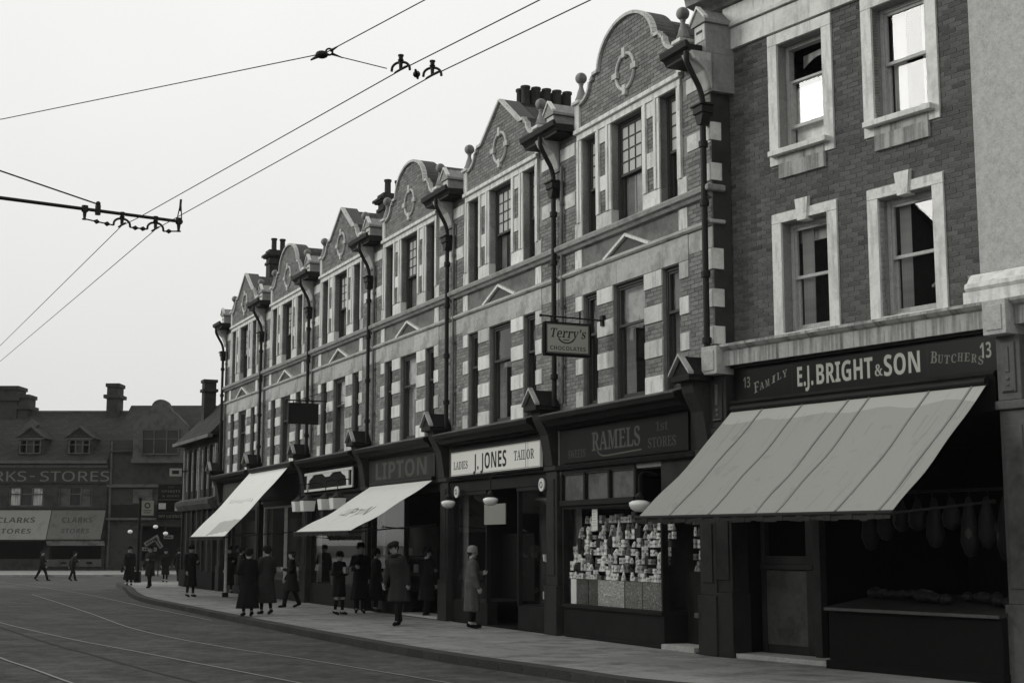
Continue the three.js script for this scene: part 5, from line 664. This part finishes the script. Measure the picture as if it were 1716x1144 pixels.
{ // houses on the other side of the street, outside the picture: they stand in the window reflections
  const mk = (z0, z1, gabled, lab) => { const t = thing('opposite_house', lab, 'house', [-21, 0, 0], 0), zc = (z0 + z1) / 2, eave = gabled ? 9.1 : 8.2, ridge = gabled ? 14.9 : 11.2; const m = mb(); m.box(-9, 0, 0, eave, z0 + 0.02, z1 - 0.02); if (gabled) { for (const [x0, x1] of [[-9, 0]]) { m.tri([x1, eave, z1 - 0.02], [x1, eave, z0 + 0.02], [x1, ridge, zc]); m.tri([x0, eave, z0 + 0.02], [x0, eave, z1 - 0.02], [x0, ridge, zc]); } } m.build('wall', M.frieze, t); const r = mb(); if (gabled) { for (const s of [-1, 1]) { const ze = s < 0 ? z0 : z1; r.hexa(s > 0 ? [[-9.2, eave - 0.1, ze + 0.2], [0.25, eave - 0.1, ze + 0.2], [0.25, ridge, zc], [-9.2, ridge, zc], [-9.2, eave + 0.08, ze + 0.2], [0.25, eave + 0.08, ze + 0.2], [0.25, ridge + 0.2, zc], [-9.2, ridge + 0.2, zc]] : [[-9.2, ridge, zc], [0.25, ridge, zc], [0.25, eave - 0.1, ze - 0.2], [-9.2, eave - 0.1, ze - 0.2], [-9.2, ridge + 0.2, zc], [0.25, ridge + 0.2, zc], [0.25, eave + 0.08, ze - 0.2], [-9.2, eave + 0.08, ze - 0.2]]); } } else { const a = [0.4, eave, z1], b = [0.4, eave, z0], c = [-9.4, eave, z0], d = [-9.4, eave, z1], e = [-4.5, ridge, z1], f = [-4.5, ridge, z0]; r.quad(a, b, f, e); r.quad(c, d, e, f); r.tri(d, a, e); r.tri(b, c, f); r.quad(d, c, b, a); } r.build('roof', M.slate, t);
    for (const y of [4.4, 7.0]) for (let i = 0; i < 3; i++) { const z = z0 + 1.2 + i * (z1 - z0 - 2.4) / 2; if (y + 1.5 < eave) { const w = mb().box(0, 0.06, y, y + 1.6, z - 0.5, z + 0.5).build('window', M.stone, t); mb().box(0.061, 0.07, y + 0.1, y + 1.5, z - 0.4, z + 0.4).build('pane', M.black, w); } } mb().box(0, 0.15, 0.5, 3.2, z0 + 0.5, z1 - 0.5).build('shop_window', M.black, t); };
  mk(-29, -19, true, 'brick house with a pointed gable on the other side of the street'); mk(-19, -11.5, false, 'slate roofed house nearer the camera across the street'); mk(-34, -29, false, 'slate roofed house farther up across the street');
  for (const [z0, z1, x, l] of [[-42, -34, -24, 'long slate roofed house set back up the opposite side'], [-51, -42, -26, 'second set back house up the opposite side'], [-62, -51, -30, 'farthest slate roofed house up the opposite side']]) { mk(z0, z1, false, l); scene.children[scene.children.length - 1].position.x = x; }
}

// ───────────────────────── overhead wires ─────────────────────────
const V = (x, y, z) => [x, y, z];
function wire(label, pts, r, name = 'overhead_wire') { const t = thing(name, label, 'wire'); const m = mb(); for (let i = 0; i < pts.length - 1; i++) { m.rod(pts[i], pts[i + 1], r, r, 6); } m.build('strand', M.wire, t); return t; }
const WA = [[-16.4, 5.9, -41.6], [-11.71, 5.9, -32.25], [-7.3, 5.9, -23.55], [-4.72, 5.9, -18.44], [-4.24, 5.9, -17.69], [-2.26, 5.9, -14.61], [-0.71, 5.9, -12.2], [0.6, 5.9, -10.42], [3.4, 5.9, -6.6], [9, 5.9, 2]], WB = [[-16.2, 5.9, -40.6], [-10.75, 5.9, -29.58], [-5.12, 5.9, -18.24], [-4.79, 5.9, -17.79], [-0.98, 5.9, -12.05], [0.21, 5.9, -10.42], [3.0, 5.9, -6.6], [8.6, 5.9, 2]];
wire('lower of the two long overhead tram wires', WA, 0.0052); wire('upper of the two long overhead tram wires', WB, 0.0052);
// ears with arched yokes holding the wires
function ear(label, P, along, across, size = 0.62) { // along: wire direction, across: yoke direction (unit, horizontal)
  const t = thing('wire_ear', label, 'wire clamp', P); t.scale.setScalar(size); const a = new THREE.Vector3(...along).normalize(), c = new THREE.Vector3(...across).normalize(), q = (s, y, w = 0) => [c.x * s + a.x * w, c.y * s + a.y * w + y, c.z * s + a.z * w];
  mb().rod(q(0, 0.012, -0.13), q(0, 0.012, 0.13), 0.017, 0.017, 8).rod(q(0, 0.012, -0.2), q(0, 0.012, -0.13), 0.008, 0.017).rod(q(0, 0.012, 0.13), q(0, 0.012, 0.2), 0.017, 0.008).build('ear', M.iron, t);
  mb().tube([q(-0.14, -0.01), q(-0.125, 0.06), q(-0.07, 0.105), q(0, 0.115), q(0.07, 0.105), q(0.125, 0.06), q(0.14, -0.01)], 0.019, 8, 30).rod(q(0, 0.02), q(0, 0.12), 0.025, 0.03, 10).build('yoke', M.iron, t);
  mb().rod(q(0, 0.115), q(0, 0.15), 0.03, 0.045, 12).rod(q(0, 0.15), q(0, 0.205), 0.032, 0.032, 12).rod(q(0, 0.205), q(0, 0.225), 0.042, 0.042, 12).build('cap', M.iron, t);
  return t;
}
const wd = [0.54, 0, 0.84], ac = [0.83, 0, -0.56];
ear('clamp on the upper wire near the picture top', [-0.98, 5.9, -12.05], wd, [0.95, -0.02, 0.3]); ear('clamp on the lower wire near the picture top', [-0.71, 5.9, -12.2], wd, [0.95, -0.05, 0.3]);
ear('left clamp hanging under the bracket arm', [-5.12, 5.9, -18.24], wd, ac, 0.8); ear('right clamp hanging under the bracket arm', [-4.74, 5.9, -18.48], wd, ac, 0.8);
function insulatorRod(label, A, B, n, r = 0.010) { const t = thing('insulator_rod', label, 'insulator'); const m = mb(); m.rod(A, B, r, r, 6); m.build('rod', M.iron, t); for (const f of n) { const p = A.map((v, i) => v + (B[i] - v) * f); const d = mb(); const k = B.map((v, i) => v - A[i]), L = Math.hypot(...k), e = k.map((v) => v / L * 0.035); d.rod(p.map((v, i) => v - e[i]), p, 0.012, 0.034, 10).rod(p, p.map((v, i) => v + e[i]), 0.034, 0.012, 10); d.build('insulator', M.iron, t); } return t; }
const arm0 = [-6.45, 6.055, -17.32], armE = [-4.46, 6.055, -18.68], armDir = [0.826, 0, -0.564];
const ap = (s, y = 6.055) => [armE[0] - armDir[0] * s, y, armE[2] - armDir[2] * s];
{ const t = thing('bracket_arm', 'dark iron bracket arm and its pole carrying the tram wires from the left', 'bracket arm');
  mb().rod(ap(7.2), ap(-0.03), 0.029, 0.022, 12).build('arm_tube', M.iron, t);
  mb().rod(ap(7.2, -0.12), ap(7.2, 7.6), 0.13, 0.085, 14).ball(ap(7.2, 7.65), 0.12).rod(ap(7.2, -0.12), ap(7.2, 1.1), 0.18, 0.16, 14).build('pole', M.iron, t);
  mb().rod(ap(7.2, 7.4), ap(1.12, 6.14), 0.010).build('tie_rod', M.iron, t);
  mb().rod(ap(1.12, 6.0), ap(1.12, 6.13), 0.036, 0.036, 10).ball(ap(1.12, 6.15), 0.032).build('clip', M.iron, t);
  for (const s of [0.02, 1.29]) mb().rod(ap(s, 6.07), ap(s, 5.92), 0.034, 0.016, 8).rod(ap(s, 5.915), ap(s, 5.925), 0.035, 0.035, 8).rod(ap(s, 6.02), ap(s, 6.1), 0.042, 0.042, 10).build('hanger', M.iron, t);
  mb().rod(ap(0.05, 6.06), ap(0.0, 6.33), 0.008).rod(ap(-0.02, 6.06), ap(0.0, 6.33), 0.008).rod(ap(0.01, 6.2), ap(0.0, 6.36), 0.016).build('finial', M.iron, t); }
insulatorRod('insulated stay left of the clamps under the bracket arm', ap(1.29, 5.925), [-5.213, 5.892, -18.177], [0.42, 0.78]); insulatorRod('insulated stay between the two clamps under the bracket arm', [-5.027, 5.892, -18.303], [-4.833, 5.892, -18.417], [0.3, 0.75]); insulatorRod('insulated stay right of the clamps under the bracket arm', [-4.647, 5.892, -18.543], ap(0.02, 5.92), [0.35]);
insulatorRod('short insulated stay joining the two clamps near the picture top', [-0.847, 5.887, -12.01], [-0.843, 5.89, -12.24], [0.5], 0.012);
{ const Jn = [-1.66, 6.08, -12.12]; wire('stay wire running from the left edge to the knot near the picture top', [[-7.5, 6.83, -16.4], [-5.57, 6.353, -15.0], Jn], 0.005, 'stay_wire'); wire('stay wire rising from the knot to the top of the picture', [Jn, [-0.74, 6.112, -11], [6.4, 6.35, -2.5]], 0.005, 'stay_wire'); wire('short stay wire from the knot to the upper clamp', [Jn, [-1.1, 5.905, -12.02]], 0.005, 'stay_wire');
  const t = thing('insulator', 'knot insulator where the three stay wires meet', 'insulator', Jn); mb().ball([-0.03, -0.006, -0.02], 0.045, 1.3, 0.8, 1).rod([-0.14, -0.02, -0.12], [-0.05, -0.008, -0.03], 0.008, 0.02).build('body', M.iron, t); mb().geo(new THREE.TorusGeometry(0.03, 0.009, 6, 14), T4(0.04, 0.005, 0.02)).rod([0.06, 0.006, 0.05], [0.13, 0.012, 0.14], 0.014, 0.006).rod([0.06, -0.006, 0.01], [0.16, -0.05, 0.02], 0.012, 0.005).build('eye', M.iron, t); }

// ───────────────────────── people ─────────────────────────
// a field of tapered capsules and ellipsoids joined by a smooth minimum, meshed with surface nets
const v3 = (a) => new THREE.Vector3(...a);
function capsule(a, b, ra, rb) { return { a, b, ra, rb }; }
function dist(p, x, y, z) {
  const ax = p.a[0], ay = p.a[1], az = p.a[2], bx = p.b[0] - ax, by = p.b[1] - ay, bz = p.b[2] - az, s = p.s;
  let px = x - ax, py = y - ay, pz = z - az; const L = bx * bx + by * by + bz * bz; let t = L ? (px * bx + py * by + pz * bz) / L : 0; t = t < 0 ? 0 : t > 1 ? 1 : t;
  px -= bx * t; py -= by * t; pz -= bz * t; if (s) { px /= s[0]; py /= s[1]; pz /= s[2]; const m = Math.min(...s); return (Math.hypot(px, py, pz) - (p.ra + (p.rb - p.ra) * t)) * m; }
  return Math.hypot(px, py, pz) - (p.ra + (p.rb - p.ra) * t);
}
function field(parts, k) { return (x, y, z) => { let d = 9; for (const p of parts) { const e = p.fn ? p.fn(x, y, z) : dist(p, x, y, z); if (p.cut) { d = Math.max(d, -e); continue; } const kk = p.k ?? k, h = Math.max(kk - Math.abs(d - e), 0) / kk; d = Math.min(d, e) - h * h * kk * 0.25; } return d; }; }
function nets(f, lo, hi, c) {
  const n = [0, 1, 2].map((i) => Math.ceil((hi[i] - lo[i]) / c) + 1), [nx, ny, nz] = n, D = new Float32Array(nx * ny * nz), id = (i, j, k) => (k * ny + j) * nx + i;
  for (let k = 0; k < nz; k++) for (let j = 0; j < ny; j++) for (let i = 0; i < nx; i++) D[id(i, j, k)] = f(lo[0] + i * c, lo[1] + j * c, lo[2] + k * c);
  const vi = new Int32Array(nx * ny * nz).fill(-1), P = [], I = [];
  for (let k = 0; k < nz - 1; k++) for (let j = 0; j < ny - 1; j++) for (let i = 0; i < nx - 1; i++) {
    let m = 0, cnt = 0, x = 0, y = 0, z = 0; const g = []; for (let q = 0; q < 8; q++) { g[q] = D[id(i + (q & 1), j + ((q >> 1) & 1), k + (q >> 2))]; if (g[q] < 0) m++; } if (m === 0 || m === 8) continue;
    for (let a = 0; a < 8; a++) for (const bit of [1, 2, 4]) { const b = a | bit; if (b === a) continue; if ((g[a] < 0) !== (g[b] < 0)) { const t = g[a] / (g[a] - g[b]); x += (a & 1) + (bit === 1 ? t : 0); y += ((a >> 1) & 1) + (bit === 2 ? t : 0); z += (a >> 2) + (bit === 4 ? t : 0); cnt++; } }
    vi[id(i, j, k)] = P.length / 3; P.push(lo[0] + (i + x / cnt) * c, lo[1] + (j + y / cnt) * c, lo[2] + (k + z / cnt) * c);
  }
  const face = (a, b, cc, d, flip) => { if (a < 0 || b < 0 || cc < 0 || d < 0) return; flip ? I.push(a, d, cc, a, cc, b) : I.push(a, b, cc, a, cc, d); };
  for (let k = 1; k < nz - 1; k++) for (let j = 1; j < ny - 1; j++) for (let i = 1; i < nx - 1; i++) {
    const s = D[id(i, j, k)] < 0;
    if (s !== (D[id(i + 1, j, k)] < 0)) face(vi[id(i, j - 1, k - 1)], vi[id(i, j, k - 1)], vi[id(i, j, k)], vi[id(i, j - 1, k)], !s);
    if (s !== (D[id(i, j + 1, k)] < 0)) face(vi[id(i - 1, j, k - 1)], vi[id(i - 1, j, k)], vi[id(i, j, k)], vi[id(i, j, k - 1)], !s);
    if (s !== (D[id(i, j, k + 1)] < 0)) face(vi[id(i - 1, j - 1, k)], vi[id(i, j - 1, k)], vi[id(i, j, k)], vi[id(i - 1, j, k)], !s);
  }
  const geo = new THREE.BufferGeometry(); geo.setAttribute('position', new THREE.Float32BufferAttribute(P, 3)); geo.setIndex(I); geo.computeVertexNormals(); return geo;
}
// head with a face (looking along +z, chin at y 0), made once
const headGeo = nets(field([
  { ...capsule([0, 0.135, -0.012], [0, 0.135, -0.012], 0.098, 0.098), s: [0.80, 0.98, 1] }, capsule([0, 0.03, 0.045], [0, 0.1, 0.03], 0.036, 0.06), capsule([-0.045, 0.045, 0.01], [0.045, 0.045, 0.01], 0.035, 0.035),
  { ...capsule([0, 0.118, 0.088], [0, 0.085, 0.104], 0.009, 0.015), k: 0.015 }, { ...capsule([-0.02, 0.055, 0.079], [0.02, 0.055, 0.079], 0.008, 0.008), k: 0.01 }, { ...capsule([-0.04, 0.137, 0.074], [0.04, 0.137, 0.074], 0.012, 0.012), k: 0.02 },
  { ...capsule([0.082, 0.085, -0.005], [0.086, 0.13, -0.015], 0.014, 0.019), k: 0.01, s: [0.6, 1, 1] }, { ...capsule([-0.082, 0.085, -0.005], [-0.086, 0.13, -0.015], 0.014, 0.019), k: 0.01, s: [0.6, 1, 1] },
  { ...capsule([0.032, 0.118, 0.094], [0.032, 0.118, 0.094], 0.013, 0.013), cut: true }, { ...capsule([-0.032, 0.118, 0.094], [-0.032, 0.118, 0.094], 0.013, 0.013), cut: true },
  { ...capsule([0.032, 0.118, 0.076], [0.032, 0.118, 0.076], 0.0115, 0.0115), k: 0.003 }, { ...capsule([-0.032, 0.118, 0.076], [-0.032, 0.118, 0.076], 0.0115, 0.0115), k: 0.003 },
  capsule([0, -0.07, -0.02], [0, 0.04, -0.012], 0.052, 0.05)], 0.03), [-0.13, -0.09, -0.15], [0.13, 0.26, 0.15], 0.007);
// a hand hanging down, palm facing -x, made once: palm, four curled fingers of unequal length, thumb leaving its side
const handGeo = (() => { const P = [capsule([0, 0.02, 0], [0, -0.02, 0], 0.024, 0.026), { ...capsule([0, -0.04, -0.018], [0, -0.04, 0.02], 0.024, 0.024), s: [0.55, 1.5, 1] }]; [[-0.03, 0.062, 0.0075], [-0.011, 0.072, 0.008], [0.009, 0.076, 0.0085], [0.029, 0.068, 0.008]].forEach(([z, l, r]) => { const a = [0, -0.075, z], b = [-0.006, -0.075 - l * 0.45, z * 1.08], c = [-0.022, -0.075 - l * 0.78, z * 1.08], d = [-0.04, -0.075 - l * 0.9, z * 1.05]; P.push({ ...capsule(a, b, r * 1.05, r), k: 0.004 }, { ...capsule(b, c, r, r * 0.92), k: 0.004 }, { ...capsule(c, d, r * 0.92, r * 0.8), k: 0.004 }); }); P.push({ ...capsule([-0.003, -0.025, 0.03], [-0.012, -0.06, 0.052], 0.013, 0.011), k: 0.01 }, { ...capsule([-0.012, -0.06, 0.052], [-0.022, -0.088, 0.056], 0.011, 0.009), k: 0.004 }); return nets(field(P, 0.012), [-0.08, -0.17, -0.06], [0.05, 0.06, 0.085], 0.0045); })();

function person(label, pos, face, o = {}) {
  const H0 = o.h ?? 1.68, k = H0 / 1.70, t = thing('person', label, 'person', pos, face);
  const st = o.stride ?? 0.12, lean = o.lean ?? 0, kneeF = o.knee ?? 0.03; // forward is +z
  const hip = [0, 0.90, 0], chest = [0, 1.30, 0.02 + lean * 0.6], neck = [0, 1.47, 0.0 + lean];
  const leg = (s, dz) => { const h = [s * 0.085, 0.88, 0], kn = [s * 0.085, 0.48, dz * 0.55 + kneeF], an = [s * 0.085, dz < 0 ? 0.09 + Math.min(0.09, -dz * 0.25) : 0.085, dz]; return { h, kn, an, toe: [s * 0.1, dz < 0 ? 0.035 : 0.04, dz + 0.15] }; };
  const L = leg(1, st), R = leg(-1, -st);
  const arm = (s, sw, up) => { const sh = [s * 0.17, 1.40, lean * 0.85], el = up ? [s * 0.25, 1.14, 0.02 + lean * 0.5] : [s * 0.22, 1.13, -0.02 + sw * 0.5 + lean * 0.5], wr = up ? [s * 0.13, 1.12 + up * 0.1, 0.24 + lean * 0.4] : [s * 0.225, 0.88, sw + 0.03 + lean * 0.3]; return { sh, el, wr }; };
  const vary = (H0 * 53) % 1; const A = arm(1, -st * 0.7, o.armL ?? (vary > 0.72 ? 0.5 : 0)), B = arm(-1, st * 0.7 + 0.04, o.armR ?? (vary < 0.25 ? 0.4 : 0));
  const body = [capsule([0, 0.95, 0], [0, 1.12, 0.01 + lean * 0.3], 0.13, 0.12), { ...capsule([0, 1.12, 0.01 + lean * 0.3], chest, 0.135, 0.15), s: [1.1, 1, 0.8] }, capsule([-0.13, 1.39, lean * 0.85], [0.13, 1.39, lean * 0.85], 0.065, 0.065), capsule(chest, neck, 0.09, 0.052)];
  for (const q of [L, R]) body.push(capsule(q.h, q.kn, 0.085, 0.056), capsule(q.kn, q.an, 0.058, 0.036), capsule(q.an, q.toe, 0.036, 0.026));
  for (const q of [A, B]) body.push(capsule(q.sh, q.el, 0.052, 0.04), capsule(q.el, q.wr, 0.042, 0.028));
  const bg = nets(field(body, 0.045), [-0.42, -0.02, -0.5], [0.42, 1.62, 0.6], 0.019);
  const all = mb().geo(bg), hd = new THREE.Matrix4().makeTranslation(neck[0], neck[1] + 0.035, neck[2] + 0.012).multiply(new THREE.Matrix4().makeRotationFromEuler(new THREE.Euler(o.nod ?? 0.05, o.turn ?? ((H0 * 137) % 1 - 0.5) * 0.9, 0)));
  all.geo(headGeo, hd);
  for (const [q, s] of [[A, 1], [B, -1]]) { const d = v3(q.wr).sub(v3(q.el)).normalize(), m = new THREE.Matrix4().compose(v3(q.wr), new THREE.Quaternion().setFromUnitVectors(new THREE.Vector3(0, -1, 0), d), new THREE.Vector3(s, 1, 1)); const g = handGeo.clone(); if (s < 0) { const ix = g.index.array; const ni = Array.from(ix); for (let i = 0; i < ni.length; i += 3) { const x = ni[i]; ni[i] = ni[i + 1]; ni[i + 1] = x; } g.setIndex(ni); } const h = g.toNonIndexed(); h.applyMatrix4(m); h.computeVertexNormals(); all.geo(h); }
  const sc = (m) => { m.scale.setScalar(k); return m; };
  sc(all.build('body', o.legs ? M.skin : M.skin, t));
  // clothes
  const cm = o.coat || M.coatDark, hem = o.hem ?? 0.42, coat = [{ ...capsule([0, 1.12, 0.01 + lean * 0.3], chest, 0.15, 0.165), s: [1.1, 1, 0.85] }, capsule([-0.14, 1.39, lean * 0.85], [0.14, 1.39, lean * 0.85], 0.075, 0.075), { ...capsule([0, 0.95, 0], [0, 1.15, lean * 0.3], 0.165, 0.145), s: [1.05, 1, 0.9] }, { ...capsule(chest, [neck[0], neck[1] - 0.02, neck[2]], 0.10, 0.068) }];
  for (const q of [A, B]) coat.push(capsule(q.sh, q.el, 0.068, 0.058), capsule(q.el, q.wr, 0.058, 0.048));
  const fl = o.flare ?? 0.2; if (hem < 0.9) coat.push({ fn: (x, y, z) => { const f = Math.min(1, Math.max(0, (0.98 - y) / (0.98 - hem))), r = 0.165 + (fl - 0.165) * f + 0.013 * Math.sin(Math.atan2(z, x) * 7 + H0 * 40) * f; const sz = 0.88 + st * 0.9 * f; return Math.max(Math.hypot(x / 1.05, z / sz) - r, y - 1.0, hem - y) * 0.8; }, k: 0.06 });
  coat.push({ fn: (x, y, z) => neck[1] + 0.005 - y, cut: false, k: 0.001, skip: true });
  coat.pop();
  const cg = nets(field(coat, 0.05), [-0.42, 0.2, -0.48], [0.42, 1.6, 0.56], 0.02); sc(mb().geo(cg).build('coat', cm, t));
  if (o.trousers !== false) { const tr = []; for (const q of [L, R]) tr.push(capsule(q.h, q.kn, 0.10, 0.078), capsule(q.kn, [q.an[0], q.an[1] + 0.0, q.an[2]], 0.078, 0.066)); sc(mb().geo(nets(field(tr, 0.03), [-0.3, 0, -0.5], [0.3, 1.05, 0.5], 0.02)).build('trousers', o.legMat || M.black, t)); }
  else { const tr = []; for (const q of [L, R]) tr.push(capsule(q.kn, q.an, 0.061, 0.039)); sc(mb().geo(nets(field(tr, 0.01), [-0.3, 0, -0.5], [0.3, 0.6, 0.5], 0.018)).build('stockings', o.legMat || M.black, t)); }
  { const sh = []; for (const q of [L, R]) sh.push(capsule([q.an[0], q.an[1] - 0.02, q.an[2] - 0.03], q.toe, 0.05, 0.036)); sc(mb().geo(nets((x, y, z) => Math.max(field(sh, 0.02)(x, y, z), 0.002 - y), [-0.3, -0.02, -0.55], [0.3, 0.25, 0.6], 0.016)).build('shoes', M.black, t)); }
  const put = (m) => { m.geometry.applyMatrix4(hd); return sc(m); };
  { const hr = nets((x, y, z) => Math.max(Math.hypot(x / 0.9, (y - 0.135) / 1.03, z + 0.018) - 0.104, Math.min(z - 0.035, 0), 0.11 - y + (z < -0.02 ? -0.08 : 0) * 1, z > 0.03 ? 0.17 - y : -9), [-0.13, 0.0, -0.16], [0.13, 0.27, 0.13], 0.012); put(mb().geo(hr).build('hair', M.hair, t)); }
  const hm = o.hatMat || M.black;
  if (o.hat === 'cap') put(mb().geo(new THREE.SphereGeometry(0.118, 18, 10), new THREE.Matrix4().makeTranslation(0, 0.205, -0.005).multiply(new THREE.Matrix4().makeScale(1, 0.48, 1.12))).geo(new THREE.CylinderGeometry(0.075, 0.08, 0.012, 16), new THREE.Matrix4().makeTranslation(0, 0.185, 0.085).multiply(new THREE.Matrix4().makeRotationX(0.25))).build('cap', hm, t));
  if (o.hat === 'bowler') put(mb().lathe([[0.155, 0.178], [0.165, 0.188], [0.16, 0.194], [0.108, 0.186], [0.106, 0.22], [0.095, 0.275], [0.06, 0.30], [0, 0.306]], [0, 0, -0.008], 22).build('hat', hm, t));
  if (o.hat === 'cloche') put(mb().lathe([[0.122, 0.125], [0.132, 0.118], [0.118, 0.15], [0.114, 0.2], [0.095, 0.245], [0.055, 0.268], [0, 0.275]], [0, 0, -0.01], 22).build('hat', hm, t));
  if (o.collar) sc(mb().geo(new THREE.TorusGeometry(0.085, 0.035, 8, 18), new THREE.Matrix4().makeTranslation(0, 1.455, lean * 0.9).multiply(new THREE.Matrix4().makeRotationX(Math.PI / 2 + 0.15))).build('collar', o.collar, t));
  return t;
}
const away = yawT + Math.PI / 2 + Math.PI, toward = yawT + Math.PI / 2, shopward = yawT + Math.PI; // along the street away / towards, and facing the shops
function bag(label, of, dx, y, dz, m, w = 0.28) { const p = of.position, c = Math.cos(of.rotation.y), s = Math.sin(of.rotation.y); const g = thing('shopping_bag', label, 'bag', [p.x + c * dx + s * dz, y, p.z - s * dx + c * dz], of.rotation.y); mb().cbox(-0.05, 0.05, 0, 0.24, -w / 2, w / 2, 0.03).build('bag_body', m, g); mb().geo(new THREE.TorusGeometry(0.09, 0.01, 6, 16, Math.PI), new THREE.Matrix4().makeTranslation(0, 0.24, 0).multiply(new THREE.Matrix4().makeRotationY(Math.PI / 2))).build('handle', M.black, g); return g; }
person('person in a dark suit striding across the road at far left', [-24.06, -0.12, -73.6], 1.5, { h: 1.45, stride: 0.34, hat: 'cap', hem: 0.72, flare: 0.19 });
person('person running in the road before the right store awning', [-22.48, -0.12, -73.6], 2.4, { h: 1.42, stride: 0.24, lean: 0.1, hem: 0.74, flare: 0.18, armR: 0.6, hat: 'cap' });
const p3 = person('stout person in a long black coat left of the corner pole, with a bag', [-16.35, 0, -61.5], 0.3, { h: 1.56, hem: 0.26, flare: 0.27, stride: 0.06, trousers: false, hat: 'bowler' }); bag('dark bag carried beside the stout black coat at the corner', p3, -0.32, 0.55, 0.05, M.coatGrey);
person('person in dark clothes behind the stout black coat at the corner', [-17.7, 0, -66.5], 0.6, { h: 1.5, hem: 0.5, stride: 0.1, hat: 'cap' });
person('person walking just right of the corner pole', [-14.57, 0, -57.9], -0.4, { h: 1.6, hem: 0.5, stride: 0.16, hat: 'bowler', coat: M.coatGrey });
person('small person in black second to the right of the corner pole', [-16.0, 0, -66.4], 0.2, { h: 1.48, hem: 0.4, trousers: false, hat: 'cloche' });
person('person in a dark jacket third to the right of the corner pole', [-15.6, 0, -67.3], 3.0, { h: 1.5, hem: 0.68, stride: 0.18, hat: 'cap' });
person('distant person behind the group at the corner', [-18.6, 0, -70.0], 0.9, { h: 1.45, hem: 0.45, hat: 'cloche', trousers: false });
person('person in a long dark coat with narrow ankles walking towards us alone', [-10.79, 0, -48.3], toward + 0.3, { h: 1.66, hem: 0.36, flare: 0.22, stride: 0.05, trousers: false, collar: M.coatGrey, hat: 'cloche', armL: 0.5 });
person('person standing close behind the thin pale awning post', [-10.2, 0, -51.8], toward, { h: 1.62, hem: 0.3, flare: 0.2, stride: 0.04, trousers: false, hat: 'cloche' });
person('person in a grey coat in the shade of the steep white awning', [-9.6, 0, -50.9], shopward, { h: 1.56, hem: 0.34, coat: M.coatGrey, stride: 0.04, trousers: false, hat: 'bowler' });
person('broad person in a very long black coat at the kerb edge', [-6.5, 0, -35.5], away, { h: 1.6, hem: 0.2, flare: 0.29, stride: 0.08, trousers: false, hat: 'cloche', coat: M.black });
const p13 = person('person in a dull grey coat beside the broad black coat', [-6.2, 0, -36.4], away + 0.2, { h: 1.66, hem: 0.3, flare: 0.26, stride: 0.1, trousers: false, coat: M.coatGrey, hat: 'cloche', hatMat: M.coatDark }); bag('dull bag hanging from the arm of the grey coat', p13, 0.32, 0.5, 0, M.coatDark);
person('person in mid stride on the pavement before the square lanterns', [-6.16, 0, -40.3], away + 1.2, { h: 1.52, hem: 0.5, flare: 0.24, stride: 0.22, armL: 0.6, hat: 'cap' });
const p15 = person('slim person in black holding a pale parcel under the shallow awning', [-4.36, 0, -36.3], toward + 0.5, { h: 1.52, hem: 0.5, flare: 0.2, stride: 0.06, trousers: false, armL: 0.7, armR: 0.7, hat: 'cloche' }); { const g = thing('parcel', 'pale parcel held by the slim person in black', 'parcel', [p15.position.x + Math.sin(p15.rotation.y) * 0.27, 1.03, p15.position.z + Math.cos(p15.rotation.y) * 0.27], p15.rotation.y); mb().cbox(-0.11, 0.11, 0, 0.16, -0.05, 0.05, 0.012).build('wrapping', M.blindDim, g); mb().box(-0.006, 0.006, -0.003, 0.163, -0.053, 0.053).build('string', M.black, g); }
person('person in black right of the slim one with the parcel', [-3.92, 0, -37.2], toward - 0.3, { h: 1.7, hem: 0.34, flare: 0.24, stride: 0.1, coat: M.black, hat: 'bowler' });
person('second person in black close behind the parcel holder', [-3.55, 0, -37.5], shopward, { h: 1.58, hem: 0.34, flare: 0.24, stride: 0.05, trousers: false, hat: 'cloche' });
person('stooping person in a cap and dark overcoat nearest the kerb', [-2.48, 0, -31.6], toward - 1.0, { h: 1.76, hem: 0.5, flare: 0.24, stride: 0.14, lean: 0.13, nod: 0.4, coat: M.coatGrey, hat: 'cap', collar: M.coatDark });
person('dim person in dark clothes right of the stooping cap wearer', [-2.06, 0, -34.7], shopward + 0.2, { h: 1.6, hem: 0.45, flare: 0.22, stride: 0.08, hat: 'bowler', coat: M.coatDark });
person('person in a pale cloche hat and pale straight coat outside the tailor', [-0.85, 0, -30.5], shopward - 0.25, { h: 1.66, hem: 0.36, flare: 0.19, stride: 0.05, trousers: false, coat: M.coatPale, hat: 'cloche', hatMat: mat(0.2, { map: texGrain }) });

renderer.render(scene, camera);
